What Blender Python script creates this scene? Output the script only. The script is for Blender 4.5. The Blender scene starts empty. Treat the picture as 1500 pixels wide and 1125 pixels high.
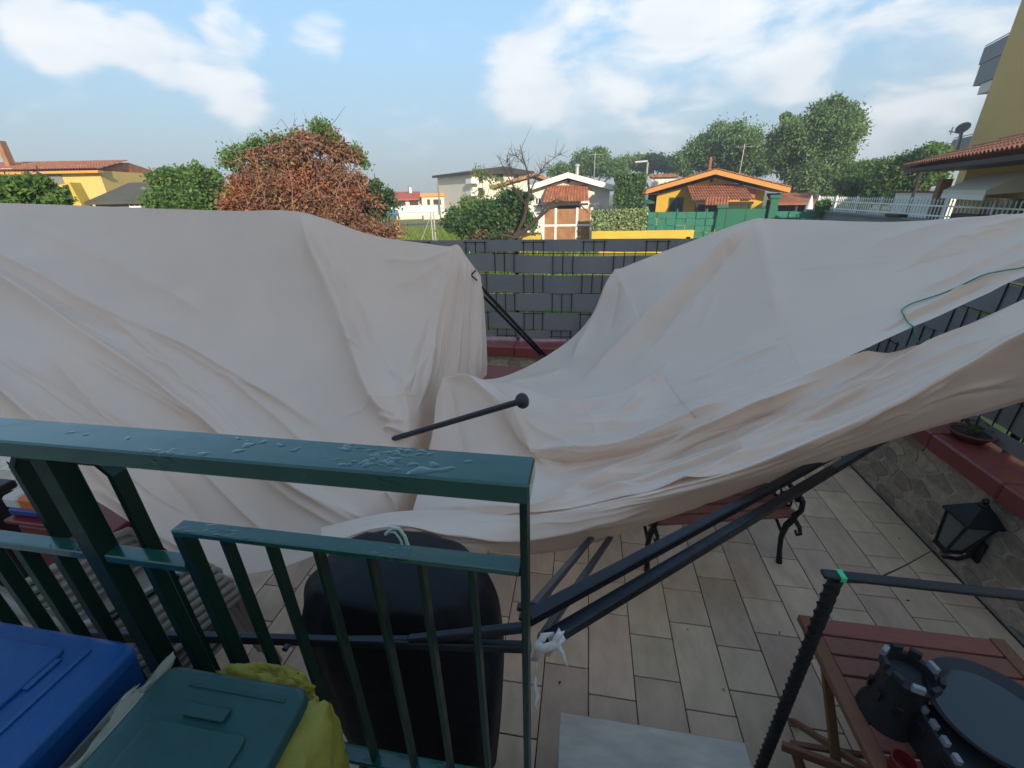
import bpy, math, random
import numpy as np
from mathutils import Vector, Matrix
random.seed(7); RNG = np.random.default_rng(7)
scene = bpy.context.scene
COL = scene.collection

# ------------------------------------------------------------------ camera
F, CX, CY = 624.0, 750.0, 562.5          # focal length and centre in pixels of the 1500 x 1125 photograph
def nrm(v):
    v = np.array(v, float); return v / np.linalg.norm(v)
_up = -nrm(((782 - CX) / F, -(1960 - CY) / F, -1))
_y = nrm(((862 - CX) / F, -(281 - CY) / F, -1)); _y = nrm(_y - _up * np.dot(_up, _y))
_x = np.cross(_y, _up)
ROT = np.array([_x, _y, _up])            # camera axes to world axes
EYE = np.array([0.0, 0.0, 2.5])
cam_data = bpy.data.cameras.new('camera'); cam = bpy.data.objects.new('camera', cam_data); COL.objects.link(cam)
cam_data.sensor_fit = 'HORIZONTAL'; cam_data.sensor_width = 36.0; cam_data.lens = F / 1500 * 36
cam_data.clip_start = 0.05; cam_data.clip_end = 2000
_m = Matrix([list(ROT[0]) + [EYE[0]], list(ROT[1]) + [EYE[1]], list(ROT[2]) + [EYE[2]], [0, 0, 0, 1]])
cam.matrix_world = _m
scene.camera = cam

# ------------------------------------------------------------------ light
SUN = nrm((0.40, -0.83, 0.35))           # towards the sun: behind the camera, to the right
EXPOSURE = 1.84; SKY = 0.14
scene.view_settings.view_transform = 'Standard'; scene.view_settings.look = 'None'
scene.view_settings.gamma = 1; scene.view_settings.exposure = EXPOSURE
sun_data = bpy.data.lights.new('sun', 'SUN'); sun_data.energy = 2.0; sun_data.angle = math.radians(0.55)
sun_data.color = (1.0, 0.87, 0.68)
sun = bpy.data.objects.new('sun', sun_data); COL.objects.link(sun)
sun.rotation_euler = Vector(-SUN).to_track_quat('-Z', 'Y').to_euler(); sun.location = (6, -10, 14)

def ray(x, y): return ROT @ nrm(((x - CX) / F, -(y - CY) / F, -1))

world = bpy.data.worlds.new('World'); scene.world = world; world.use_nodes = True
nt = world.node_tree; nt.nodes.clear()
def N(tree, typ, **kw):
    n = tree.nodes.new(typ)
    for k, v in kw.items(): setattr(n, k, v)
    return n
def L(tree, a, b): tree.links.new(a, b)
def vmath(tree, op, a, b=None):
    n = N(tree, 'ShaderNodeVectorMath', operation=op)
    for i, s in enumerate((a, b)):
        if s is None: continue
        if isinstance(s, (tuple, list)): n.inputs[i].default_value = s
        else: L(tree, s, n.inputs[i])
    return n
def fmath(tree, op, a, b=None, clamp=False):
    n = N(tree, 'ShaderNodeMath', operation=op); n.use_clamp = clamp
    for i, s in enumerate((a, b)):
        if s is None: continue
        if isinstance(s, (int, float)): n.inputs[i].default_value = s
        else: L(tree, s, n.inputs[i])
    return n.outputs[0]
sky = N(nt, 'ShaderNodeTexSky', sky_type='NISHITA'); sky.sun_disc = False
sky.sun_elevation = math.asin(SUN[2]); sky.sun_rotation = math.atan2(SUN[0], SUN[1])
sky.altitude = 0; sky.air_density = 1.0; sky.dust_density = 1.0; sky.ozone_density = 3.0
tc = N(nt, 'ShaderNodeTexCoord')
dirn = vmath(nt, 'NORMALIZE', tc.outputs['Generated']).outputs[0]
sx = N(nt, 'ShaderNodeSeparateXYZ'); L(nt, dirn, sx.inputs[0])
den = fmath(nt, 'ADD', fmath(nt, 'MAXIMUM', sx.outputs[2], 0.0), 0.22)
cmb = N(nt, 'ShaderNodeCombineXYZ')
L(nt, fmath(nt, 'DIVIDE', sx.outputs[0], den), cmb.inputs[0]); L(nt, fmath(nt, 'DIVIDE', sx.outputs[1], den), cmb.inputs[1])
cn = N(nt, 'ShaderNodeTexNoise'); cn.inputs['Scale'].default_value = 1.0; cn.inputs['Detail'].default_value = 10
cn.inputs['Roughness'].default_value = 0.58; cn.inputs['Distortion'].default_value = 0.35; L(nt, vmath(nt, 'MULTIPLY', dirn, (5.5, 5.5, 12.0)).outputs[0], cn.inputs['Vector'])
# cloud banks: where the larger clouds hang (direction, half-angle in degrees, weight)
BANKS = [((850, 80), 12, .20), ((740, 122), 5, .14), ((1000, 110), 8, .14), ((900, 20), 9, .12), ((1120, 40), 9, .13), ((1300, 160), 13, .12),
         ((1420, 40), 8, .12), ((185, 55), 3.5, .2), ((240, 75), 3.5, .2), ((350, 100), 5, .2), ((330, 140), 4, .17), ((80, 45), 4, .2), ((465, 50), 4, .2), ((340, 12), 4, .2), ((55, 60), 3, .15), ((560, 180), 8, .08), ((1150, 170), 16, .08), ((850, 200), 14, .08)]
acc = None
for (px, py), hw, wt in BANKS:
    d = ray(px, py)
    dot = vmath(nt, 'DOT_PRODUCT', dirn, tuple(float(q) for q in d)).outputs['Value']
    mr = N(nt, 'ShaderNodeMapRange', interpolation_type='SMOOTHSTEP'); L(nt, dot, mr.inputs[0])
    mr.inputs[1].default_value = math.cos(math.radians(hw)); mr.inputs[2].default_value = 1.0
    mr.inputs[3].default_value = 0; mr.inputs[4].default_value = wt
    acc = mr.outputs[0] if acc is None else fmath(nt, 'ADD', acc, mr.outputs[0])
acc = fmath(nt, 'MINIMUM', acc, 0.25)
dens = fmath(nt, 'ADD', cn.outputs[0], acc)
cr = N(nt, 'ShaderNodeMapRange', interpolation_type='SMOOTHSTEP'); L(nt, dens, cr.inputs[0])
cr.inputs[1].default_value = 0.57; cr.inputs[2].default_value = 0.82; cr.inputs[3].default_value = 0; cr.inputs[4].default_value = 0.88
# thicker patches of cloud are a little greyer underneath
cn2 = N(nt, 'ShaderNodeTexNoise'); cn2.inputs['Scale'].default_value = 5; cn2.inputs['Detail'].default_value = 6; L(nt, vmath(nt, 'MULTIPLY', dirn, (9., 9., 24.)).outputs[0], cn2.inputs['Vector']); cn2.inputs['Scale'].default_value = 1
cc = N(nt, 'ShaderNodeMix', data_type='RGBA'); L(nt, cn2.outputs[0], cc.inputs[0])
cc.inputs[6].default_value = (1.75, 1.85, 2.0, 1); cc.inputs[7].default_value = (2.65, 2.6, 2.5, 1)
mx = N(nt, 'ShaderNodeMix', data_type='RGBA'); L(nt, cr.outputs[0], mx.inputs[0])
# even out the bright horizon against the darker upper sky, over the whole dome
pv = vmath(nt, 'MULTIPLY', sky.outputs[0], (1 / 2.2,) * 3); gm = N(nt, 'ShaderNodeGamma'); gm.inputs[1].default_value = 0.32; L(nt, pv.outputs[0], gm.inputs[0])
pw = vmath(nt, 'MULTIPLY', gm.outputs[0], (2.2 * .735,) * 3); hsv = N(nt, 'ShaderNodeHueSaturation'); hsv.inputs['Saturation'].default_value = 2.05; L(nt, pw.outputs[0], hsv.inputs['Color'])
hz = N(nt, 'ShaderNodeMapRange', interpolation_type='SMOOTHSTEP'); L(nt, sx.outputs[2], hz.inputs[0])     # dull haze low down, all round
hz.inputs[1].default_value = 0.0; hz.inputs[2].default_value = 0.30; hz.inputs[3].default_value = 0.66; hz.inputs[4].default_value = 1.0
hzm = N(nt, 'ShaderNodeVectorMath', operation='SCALE'); L(nt, hsv.outputs[0], hzm.inputs[0]); L(nt, hz.outputs[0], hzm.inputs['Scale'])
L(nt, hzm.outputs[0], mx.inputs[6]); L(nt, cc.outputs[2], mx.inputs[7])
bg = N(nt, 'ShaderNodeBackground'); bg.inputs[1].default_value = SKY; L(nt, mx.outputs[2], bg.inputs[0])
wo = N(nt, 'ShaderNodeOutputWorld'); L(nt, bg.outputs[0], wo.inputs[0])

# ------------------------------------------------------------------ helpers
def P(x, y, X=None, Y=None, Z=None, D=None):
    """a point of the place seen along one line of sight, at a known X, Y, Z or ground distance D"""
    d = ray(x, y)
    if X is not None: t = (X - EYE[0]) / d[0]
    elif Y is not None: t = (Y - EYE[1]) / d[1]
    elif Z is not None: t = (Z - EYE[2]) / d[2]
    else: t = D / math.hypot(d[0], d[1])
    return EYE + d * t
def zc(p):
    return float(-(ROT.T @ (np.array(p, float) - EYE))[2])
def proj(p):
    c = ROT.T @ (np.array(p, float) - EYE)
    return CX + F * c[0] / -c[2], CY - F * c[1] / -c[2]

class MB:
    """collects shapes in world coordinates"""
    def __init__(s): s.v = []; s.f = []; s.smooth = False
    def add(s, vs, fs):
        b = len(s.v); s.v += [tuple(map(float, q)) for q in vs]; s.f += [tuple(b + i for i in f) for f in fs]; return s
    def box(s, x0, x1, y0, y1, z0, z1, bev=0.0):
        if bev:
            return s.bbox(np.array([(x0 + x1) / 2, (y0 + y1) / 2, (z0 + z1) / 2]), np.array([x1 - x0, 0, 0]) / 2, np.array([0, y1 - y0, 0]) / 2, np.array([0, 0, z1 - z0]) / 2, bev)
        vs = [(x, y, z) for x in (x0, x1) for y in (y0, y1) for z in (z0, z1)]
        return s.add(vs, [(0, 1, 3, 2), (4, 6, 7, 5), (0, 4, 5, 1), (2, 3, 7, 6), (0, 2, 6, 4), (1, 5, 7, 3)])
    def bbox(s, c, a, b, d, bev):
        """bevelled box: centre and three half-axes"""
        L3 = [np.linalg.norm(q) for q in (a, b, d)]; U = [q / l for q, l in zip((a, b, d), L3)]
        bev = min(bev, 0.45 * min(L3) * 2 / 2)
        vs = []; idx = {}
        for i in (-1, 1):
            for j in (-1, 1):
                for k in (-1, 1):
                    for ax in range(3):
                        l = [L3[0] - bev, L3[1] - bev, L3[2] - bev]; l[ax] = L3[ax]
                        idx[i, j, k, ax] = len(vs); vs.append(c + U[0] * i * l[0] + U[1] * j * l[1] + U[2] * k * l[2])
        fs = []
        def face(q):
            p = [vs[t] for t in q]; cen = sum(p) / len(p); n = np.cross(p[1] - p[0], p[2] - p[0])
            fs.append(tuple(q) if np.dot(n, cen - c) > 0 else tuple(reversed(q)))
        for sg in (-1, 1):
            face([idx[sg, j, k, 0] for j, k in ((-1, -1), (1, -1), (1, 1), (-1, 1))])
            face([idx[i, sg, k, 1] for i, k in ((-1, -1), (1, -1), (1, 1), (-1, 1))])
            face([idx[i, j, sg, 2] for i, j in ((-1, -1), (1, -1), (1, 1), (-1, 1))])
        for i in (-1, 1):
            for j in (-1, 1):
                face([idx[i, j, -1, 0], idx[i, j, 1, 0], idx[i, j, 1, 1], idx[i, j, -1, 1]])
                face([idx[i, -1, j, 0], idx[i, 1, j, 0], idx[i, 1, j, 2], idx[i, -1, j, 2]])
                face([idx[-1, i, j, 1], idx[1, i, j, 1], idx[1, i, j, 2], idx[-1, i, j, 2]])
                for k in (-1, 1): face([idx[i, j, k, 0], idx[i, j, k, 1], idx[i, j, k, 2]])
        return s.add(vs, fs)
    def bar(s, p0, p1, w, h, up=(0, 0, 1), bev=0.0):
        """rectangular bar from p0 to p1, w across, h along 'up'"""
        p0 = np.array(p0, float); p1 = np.array(p1, float); d = p1 - p0; ln = np.linalg.norm(d); d = d / ln
        up = np.array(up, float)
        if abs(np.dot(up, d)) > .98: up = np.array((0, 1, 0.)) 
        sd = nrm(np.cross(d, up)); u = np.cross(sd, d)
        return s.bbox((p0 + p1) / 2, d * ln / 2, sd * w / 2, u * h / 2, bev or min(w, h) * .12)
    def tube(s, pts, r, n=8, cap=True):
        pts = [np.array(p, float) for p in pts]; m = len(pts); rs = [r] * m if np.isscalar(r) else list(r)
        t0 = nrm(pts[1] - pts[0]); a = np.array((0, 0, 1.)) if abs(t0[2]) < .9 else np.array((1., 0, 0)); u = nrm(np.cross(t0, a))
        vs = []
        for i in range(m):
            t = nrm(pts[min(i + 1, m - 1)] - pts[max(i - 1, 0)]); u = nrm(u - t * np.dot(u, t)); w = np.cross(t, u)
            for k in range(n):
                an = 2 * math.pi * k / n; vs.append(pts[i] + (u * math.cos(an) + w * math.sin(an)) * rs[i])
        fs = [(i * n + k, i * n + (k + 1) % n, (i + 1) * n + (k + 1) % n, (i + 1) * n + k) for i in range(m - 1) for k in range(n)]
        if cap: fs += [tuple(reversed(range(n))), tuple((m - 1) * n + k for k in range(n))]
        s.smooth = True
        return s.add(vs, fs)
    def lathe(s, c, prof, n=20, ax=(0, 0, 1)):
        """profile [(radius, height)] turned round an axis through c"""
        ax = nrm(ax); a = np.array((1., 0, 0)) if abs(ax[0]) < .9 else np.array((0, 1., 0)); u = nrm(np.cross(ax, a)); w = np.cross(ax, u); c = np.array(c, float)
        vs = [c + ax * h + (u * math.cos(2 * math.pi * k / n) + w * math.sin(2 * math.pi * k / n)) * max(r, 1e-4) for r, h in prof for k in range(n)]
        m = len(prof)
        fs = [(i * n + k, i * n + (k + 1) % n, (i + 1) * n + (k + 1) % n, (i + 1) * n + k) for i in range(m - 1) for k in range(n)]
        fs += [tuple(reversed(range(n))), tuple((m - 1) * n + k for k in range(n))]
        s.smooth = True
        return s.add(vs, fs)
    def prism(s, poly, off):
        """closed polygon of 3-D points pushed along the vector off"""
        n = len(poly); off = np.array(off, float); poly = [np.array(p, float) for p in poly]
        return s.add(poly + [p + off for p in poly], [tuple(reversed(range(n))), tuple(range(n, 2 * n))] + [(i, (i + 1) % n, n + (i + 1) % n, n + i) for i in range(n)])
    def grid(s, G):
        """(n, m, 3) array as a quad sheet"""
        n, m = G.shape[:2]; s.smooth = True
        return s.add(G.reshape(-1, 3), [(i * m + j, i * m + j + 1, (i + 1) * m + j + 1, (i + 1) * m + j) for i in range(n - 1) for j in range(m - 1)])

def mesh_of(name, v, f, off):
    me = bpy.data.meshes.new(name); v = np.asarray(v, np.float32).reshape(-1, 3) - np.asarray(off, np.float32)
    me.from_pydata(v.tolist(), [], f); me.update(); return me
def root_loc(o):
    while o.parent: o = o.parent
    return np.array(o.location)
def fin(o, mat, smooth):
    if mat is not None: o.data.materials.append(mat)
    if smooth:
        o.data.polygons.foreach_set('use_smooth', [True] * len(o.data.polygons))
        try: o.data.set_sharp_from_angle(angle=math.radians(50))
        except Exception: pass
def part(name, mb, mat, parent):
    o = bpy.data.objects.new(name, mesh_of(name, mb.v, mb.f, root_loc(parent))); COL.objects.link(o); o.parent = parent
    fin(o, mat, mb.smooth); return o
def tag(o, label=None, cat=None, group=None, kind=None):
    if label: o['label'] = label
    if cat: o['category'] = cat
    if group: o['group'] = group
    if kind: o['kind'] = kind
    return o
def thing(name, label, cat, loc, group=None):
    o = bpy.data.objects.new(name, None); COL.objects.link(o); o.location = tuple(map(float, loc)); o.empty_display_size = .1
    return tag(o, label, cat, group)
def solo(name, mb, mat, label=None, cat=None, group=None, kind=None):
    v = np.array(mb.v); loc = ((v[:, 0].min() + v[:, 0].max()) / 2, (v[:, 1].min() + v[:, 1].max()) / 2, v[:, 2].min())
    o = bpy.data.objects.new(name, mesh_of(name, mb.v, mb.f, loc)); o.location = loc; COL.objects.link(o)
    fin(o, mat, mb.smooth); return tag(o, label, cat, group, kind)
def copy_tree(o, parent=None):
    c = o.copy(); COL.objects.link(c); c.parent = parent
    for ch in list(o.children): copy_tree(ch, c)
    return c

# ------------------------------------------------------------------ materials
def material(name, col, rough=.6, metal=0., var=.15, scale=8., bump=0., bscale=40., spec=.5, rand=0., col2=None, stretch=None, rvar=0., trans=0., island=0., alpha=1., coat=0.):
    m = bpy.data.materials.new(name); m.use_nodes = True; t = m.node_tree; b = t.nodes['Principled BSDF']
    b.inputs['Roughness'].default_value = rough; b.inputs['Metallic'].default_value = metal
    b.inputs['Specular IOR Level'].default_value = spec; b.inputs['Coat Weight'].default_value = coat; b.inputs['Coat Roughness'].default_value = .08
    b.inputs['Alpha'].default_value = alpha
    co = N(t, 'ShaderNodeTexCoord'); vec = co.outputs['Object']
    if stretch:
        mp = N(t, 'ShaderNodeMapping'); mp.inputs['Scale'].default_value = stretch; L(t, vec, mp.inputs[0]); vec = mp.outputs[0]
    oi = N(t, 'ShaderNodeObjectInfo')
    off = vmath(t, 'ADD', vec, None); cx = N(t, 'ShaderNodeCombineXYZ'); r100 = fmath(t, 'MULTIPLY', oi.outputs['Random'], 100.)
    for i in range(3): L(t, r100, cx.inputs[i])
    L(t, cx.outputs[0], off.inputs[1]); vec = off.outputs[0]
    nz = N(t, 'ShaderNodeTexNoise'); nz.inputs['Scale'].default_value = scale; nz.inputs['Detail'].default_value = 7; nz.inputs['Roughness'].default_value = .62; L(t, vec, nz.inputs['Vector'])
    c2 = col2 or tuple(c * .55 for c in col)
    mr = N(t, 'ShaderNodeMapRange'); L(t, nz.outputs[0], mr.inputs[0])
    mr.inputs[1].default_value = .3; mr.inputs[2].default_value = .7; mr.inputs[3].default_value = 0; mr.inputs[4].default_value = 1
    mrs = fmath(t, 'MULTIPLY', mr.outputs[0], 1. if col2 else var * 2)
    mi = N(t, 'ShaderNodeMix', data_type='RGBA'); L(t, mrs, mi.inputs[0]); mi.inputs[6].default_value = (*col, 1); mi.inputs[7].default_value = (*c2, 1)
    out = mi.outputs[2]
    if rand or island:
        hs = N(t, 'ShaderNodeHueSaturation'); L(t, out, hs.inputs['Color'])
        src = oi.outputs['Random']
        if island: src = N(t, 'ShaderNodeNewGeometry').outputs['Random Per Island']
        k = island or rand
        L(t, fmath(t, 'ADD', fmath(t, 'MULTIPLY', src, k), 1 - k / 2), hs.inputs['Value'])
        L(t, fmath(t, 'ADD', fmath(t, 'MULTIPLY', fmath(t, 'FRACT', fmath(t, 'MULTIPLY', src, 7.3)), k * .09), .5 - k * .045), hs.inputs['Hue'])
        out = hs.outputs[0]
    L(t, out, b.inputs['Base Color'])
    if rvar: L(t, fmath(t, 'ADD', fmath(t, 'MULTIPLY', mr.outputs[0], rvar), rough - rvar / 2, True), b.inputs['Roughness'])
    if bump:
        bn = N(t, 'ShaderNodeTexNoise'); bn.inputs['Scale'].default_value = bscale; bn.inputs['Detail'].default_value = 5; L(t, vec, bn.inputs['Vector'])
        bp = N(t, 'ShaderNodeBump'); bp.inputs['Strength'].default_value = bump; bp.inputs['Distance'].default_value = .01; L(t, bn.outputs[0], bp.inputs['Height']); L(t, bp.outputs[0], b.inputs['Normal'])
    if trans:
        tr = N(t, 'ShaderNodeBsdfTranslucent'); L(t, out, tr.inputs[0]); ms = N(t, 'ShaderNodeMixShader'); ms.inputs[0].default_value = trans
        L(t, b.outputs[0], ms.inputs[1]); L(t, tr.outputs[0], ms.inputs[2]); L(t, ms.outputs[0], t.nodes['Material Output'].inputs[0])
    return m

M = {}
M['tile'] = material('porcelain_tile', (.78, .56, .38), .42, var=.35, scale=5, bump=.10, bscale=30, rand=.28, col2=(.55, .385, .255), stretch=(1.6, .8, 1), rvar=.2)
M['grout'] = material('grout', (.045, .036, .028), .9, bump=.3)
M['stone'] = material('wall_stone', (.52, .425, .32), .75, var=.4, scale=22, bump=.7, bscale=45, rand=.55, col2=(.29, .245, .195))
M['mortar'] = material('mortar', (.60, .53, .45), .95, scale=30, bump=.5, bscale=90)
M['cap'] = material('red_cap', (.28, .060, .050), .38, var=.25, scale=12, bump=.15, bscale=60, rand=.12, rvar=.2)
M['fabric'] = material('canopy_fabric', (.91, .70, .56), .82, var=.09, scale=1.7, bump=.10, bscale=220, spec=.25, trans=.24)
M['pole'] = material('dark_steel', (.016, .017, .021), .33, .5, var=.2, scale=20, rvar=.15)
M['pole_grey'] = material('grey_steel', (.085, .085, .095), .4, .6, var=.2, scale=20)
M['strip'] = material('privacy_strip', (.26, .255, .25), .5, var=.15, scale=6, bump=.08, bscale=120, rand=.15)
M['rod'] = material('fence_rod', (.012, .014, .016), .4, .4)
M['black'] = material('black_plastic', (.008, .008, .009), .45, var=.2)
M['ball'] = material('end_cap_plastic', (.02, .021, .025), .55, var=.3, scale=30, bump=.2, bscale=80)
M['strap'] = material('white_strap', (.62, .59, .57), .8, bump=.2, bscale=200)
M['iron'] = material('cast_iron', (.013, .013, .014), .5, .3, var=.3, bump=.25, bscale=90)
M['wood'] = material('brown_wood', (.30, .10, .062), .5, var=.4, scale=9, stretch=(3, 30, 30), bump=.2, bscale=25, rand=.25, col2=(.16, .052, .034))
M['wood_y'] = material('brown_wood_lengthwise', (.25, .095, .042), .42, var=.4, scale=9, stretch=(30, 3, 30), bump=.15, bscale=25, rand=.2, col2=(.13, .045, .024))
M['marble'] = material('marble_step', (.60, .49, .375), .35, var=.4, scale=6, stretch=(1, 3, 1), bump=.06, col2=(.40, .33, .26))
M['wall_cream'] = material('cream_render', (.72, .59, .43), .9, var=.1, scale=3, bump=.3, bscale=60)
M['bin_blue'] = material('blue_plastic', (.003, .062, .22), .38, var=.2, scale=14, bump=.12, bscale=90, rvar=.15)
M['bin_green'] = material('green_bin_plastic', (.010, .062, .058), .42, var=.3, scale=14, bump=.12, bscale=90, rvar=.15)
M['bag_y'] = material('yellow_bag', (.58, .52, .10), .18, var=.4, scale=12, bump=1., bscale=26, trans=.4, alpha=.72)
M['bag_w'] = material('clear_bag', (.62, .60, .46), .2, var=.3, scale=12, bump=.7, bscale=30, trans=.35, alpha=.8)
M['cover'] = material('black_cover', (.0035, .004, .006), .55, var=.2, scale=5, bump=.6, bscale=14, spec=.25)
M['piping'] = material('pale_piping', (.45, .55, .48), .5)
M['resin'] = material('beige_resin', (.30, .255, .20), .42, var=.25, scale=9, rand=.1)
M['red'] = material('red_plastic', (.20, .011, .012), .4, var=.2)
M['orange'] = material('orange_print', (.80, .19, .02), .4); M['blue'] = material('blue_print', (.02, .06, .32), .4); M['white'] = material('white_paint', (.78, .77, .74), .55, var=.08, scale=5)
M['terracotta_pot'] = material('terracotta_pot', (.20, .06, .04), .7)
M['leaf_pot'] = material('pot_leaves', (.07, .13, .03), .55, island=.6, trans=.2)
M['glass_frost'] = material('frosted_glass', (.16, .17, .17), .25, spec=.6)
M['castle'] = material('toy_grey_plastic', (.016, .016, .017), .55, var=.3, scale=16, bump=.4, bscale=45)
M['castle_w'] = material('worn_white_edge', (.30, .305, .31), .5, var=.4, scale=25)
M['pan'] = material('wet_black_tray', (.012, .012, .014), .07, spec=.6)
M['cord'] = material('green_cord', (.02, .22, .12), .4)
M['tape'] = material('green_tape', (.02, .55, .20), .5)

def paint_material():
    m = material('green_gloss_paint', (.004, .058, .038), .17, var=.2, scale=10, rvar=.12)
    t = m.node_tree; b = t.nodes['Principled BSDF']; co = N(t, 'ShaderNodeTexCoord')
    # rain water: broad wet film and standing drops (relief only; the gloss does the rest)
    def thr(scale, lo, hi, detail=2, rot=0):
        mp = N(t, 'ShaderNodeMapping'); mp.inputs['Scale'].default_value = (.55, 1.0, 1.0); L(t, co.outputs['Object'], mp.inputs[0])
        n = N(t, 'ShaderNodeTexNoise'); n.inputs['Scale'].default_value = scale; n.inputs['Detail'].default_value = detail; L(t, mp.outputs[0], n.inputs['Vector'])
        r = N(t, 'ShaderNodeMapRange', interpolation_type='SMOOTHSTEP'); L(t, n.outputs[0], r.inputs[0]); r.inputs[1].default_value = lo; r.inputs[2].default_value = hi; return r.outputs[0]
    zone = thr(4, .52, .60); drops = fmath(t, 'MULTIPLY', thr(45, .50, .62, 2), zone); film = thr(9, .42, .56, 2)
    h = fmath(t, 'ADD', drops, fmath(t, 'MULTIPLY', film, .4))
    bp = N(t, 'ShaderNodeBump'); bp.inputs['Strength'].default_value = .28; bp.inputs['Distance'].default_value = .003; L(t, h, bp.inputs['Height'])
    L(t, bp.outputs[0], b.inputs['Coat Normal']); L(t, bp.outputs[0], b.inputs['Normal'])
    b.inputs['Coat Weight'].default_value = .5; b.inputs['Coat Roughness'].default_value = .03
    return m
M['paint'] = paint_material()
M['paint_dry_shaded'] = material('green_paint_shaded', (.003, .020, .012), .36, var=.25, scale=14, rvar=.2, bump=.05, spec=.3)  # same green paint, darkened to hold the shade on posts and bars

# ================================================================== THE SETTING
GZ = -0.3
# ---- terrace floor: porcelain tiles in staggered rows of one short and one long tile
TW = .2525
mb = MB().box(-9, 2.70, -1.1, 4.95, -.30, -.012); floor = solo('terrace_floor', mb, M['grout'], kind='structure')
tile_mesh = {}
def tile_at(x0, x1, y0, y1):
    key = (round(x1 - x0, 3), round(y1 - y0, 3))
    if key not in tile_mesh:
        b = MB().box(-key[0] / 2 + .0032, key[0] / 2 - .0032, -key[1] / 2 + .0032, key[1] / 2 - .0032, -.011, 0, bev=.0015)
        me = mesh_of('tile', b.v, b.f, (0, 0, 0)); me.materials.append(M['tile']); tile_mesh[key] = me
    o = bpy.data.objects.new('tile', tile_mesh[key]); COL.objects.link(o); o.parent = floor
    o.location = (np.array(((x0 + x1) / 2, (y0 + y1) / 2, random.uniform(-.0008, .0008))) - root_loc(floor)).tolist()
    o.rotation_euler = (random.uniform(-.0015, .0015), random.uniform(-.0015, .0015), 0)
rest = MB(); cand = []
for k in range(-36, 10):
    x0 = .129 + k * TW; x1 = x0 + TW
    y = (1.475 if k % 2 == 0 else 1.865) - .765 * 4
    while y < 4.9:
        for ln in (.51, .255):
            a, b = max(y, -1.08), min(y + ln, 4.87); y += ln
            if b - a > .04 and x0 > -9: cand.append((x0, x1, a, b))
def seen(c):
    q = (c[0] + c[1]) / 2, (c[2] + c[3]) / 2, 0
    if q[1] < .9: return 1e9
    p = proj(q)
    if not (-60 < p[0] < 1560 and 560 < p[1] < 1180): return 1e9
    # the canopy hides the middle of the floor
    if 60 < p[0] < 1150 and p[1] < 715 - max(0, p[0] - 900) * .2: return 1e8
    return zc(q)
cand.sort(key=seen)
for i, c in enumerate(cand):
    if i < 295 and seen(c) < 1e8: tile_at(*c)
    else: rest.box(c[0] + .0025, c[1] - .0025, c[2] + .0025, c[3] - .0025, -.011, 0)
tag(part('tile_field', rest, M['tile'], floor), kind='stuff')

# ---- stone-clad garden walls with red caps
def clip(poly, m, n):
    out = []
    for i in range(len(poly)):
        a, b = poly[i], poly[(i + 1) % len(poly)]; da, db = np.dot(a - m, n), np.dot(b - m, n)
        if da <= 0: out.append(a)
        if da * db < 0: out.append(a + (b - a) * da / (da - db))
    return out
def stones(wall, w0, w1, h, to3, seed):
    """crazy-paved cladding: irregular stones, joints recessed. to3(u, z, o): wall coordinate, height, distance proud of the wall"""
    rg = np.random.default_rng(seed); S = []
    tries = 0
    while tries < 6000:
        tries += 1; q = np.array((rg.uniform(w0, w1), rg.uniform(0, h))); r = rg.choice([.085, .12, .15], p=[.3, .4, .3])
        if all(np.hypot((q[0] - p[0]) * .62, (q[1] - p[1]) * 1.25) > (r + pr) / 2 for p, pr in S): S.append((q, r))
    for q, r in S:
        poly = [np.array(c) for c in ((w0, .005), (w1, .005), (w1, h), (w0, h))]
        for p, _ in S:
            if p is q or abs(p[0] - q[0]) > .6: continue
            poly = clip(poly, (p + q) / 2, (p - q) * np.array((.62 ** 2, 1.25 ** 2)))
            if len(poly) < 3: break
        if len(poly) < 3: continue
        c = sum(poly) / len(poly); R0 = np.mean([np.hypot(*(p - c)) for p in poly])
        # round the corners, shrink for the joint
        pts = []
        for i in range(len(poly)):
            a, b, d = poly[i - 1], poly[i], poly[(i + 1) % len(poly)]
            pts += [b + (a - b) * .12, b + (d - b) * .12]
        pts = [c + (p - c) * (1 - .011 / max(R0, .02)) + rg.normal(0, .0025, 2) for p in pts]
        dep = rg.uniform(.005, .013); n = len(pts); b = MB(); til = rg.normal(0, .02, 2)
        v = [to3(p[0], p[1], -.004) for p in pts] + [to3(p[0], p[1], dep * .75) for p in pts] + [to3(*(c + (p - c) * .86), dep + np.dot(til, p - c)) for p in pts]
        f = [(i, (i + 1) % n, n + (i + 1) % n, n + i) for i in range(n)] + [(n + i, n + (i + 1) % n, 2 * n + (i + 1) % n, 2 * n + i) for i in range(n)] + [tuple(range(2 * n, 3 * n))]
        b.add(v, f); part('stone', b, M['stone'], wall)
CZ0, CZ1 = .68, .81
wr = solo('garden_wall', MB().box(2.68, 3.05, -1.0, 5.30, GZ, CZ0), M['mortar'], 'low stone clad wall along the right of the terrace with red cap', 'wall', 'stone clad terrace walls')
stones(wr, .9, 4.86, CZ0, lambda u, z, o: np.array((2.68 - o, u, z)), 3)
y = -1.0
while y < 4.7:
    part('cap_slab', MB().box(2.60, 3.10, y + .002, min(y + .60, 4.80) - .002, CZ0 + .001, CZ1, bev=.012), M['cap'], wr); y += .60
wb = solo('garden_wall', MB().box(-7.0, 2.678, 4.90, 5.28, GZ, CZ0 - .002), M['mortar'], 'low stone clad wall at the back of the terrace with red cap', 'wall', 'stone clad terrace walls')
stones(wb, -1.9, .7, CZ0, lambda u, z, o: np.array((u, 4.90 - o, z)), 5)
x = -7.0
while x < 3.0:
    part('cap_slab', MB().box(x + .002, min(x + .62, 3.10) - .002, 4.82, 5.34, CZ0, CZ1 - .002, bev=.012), M['cap'], wb); x += .62

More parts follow.
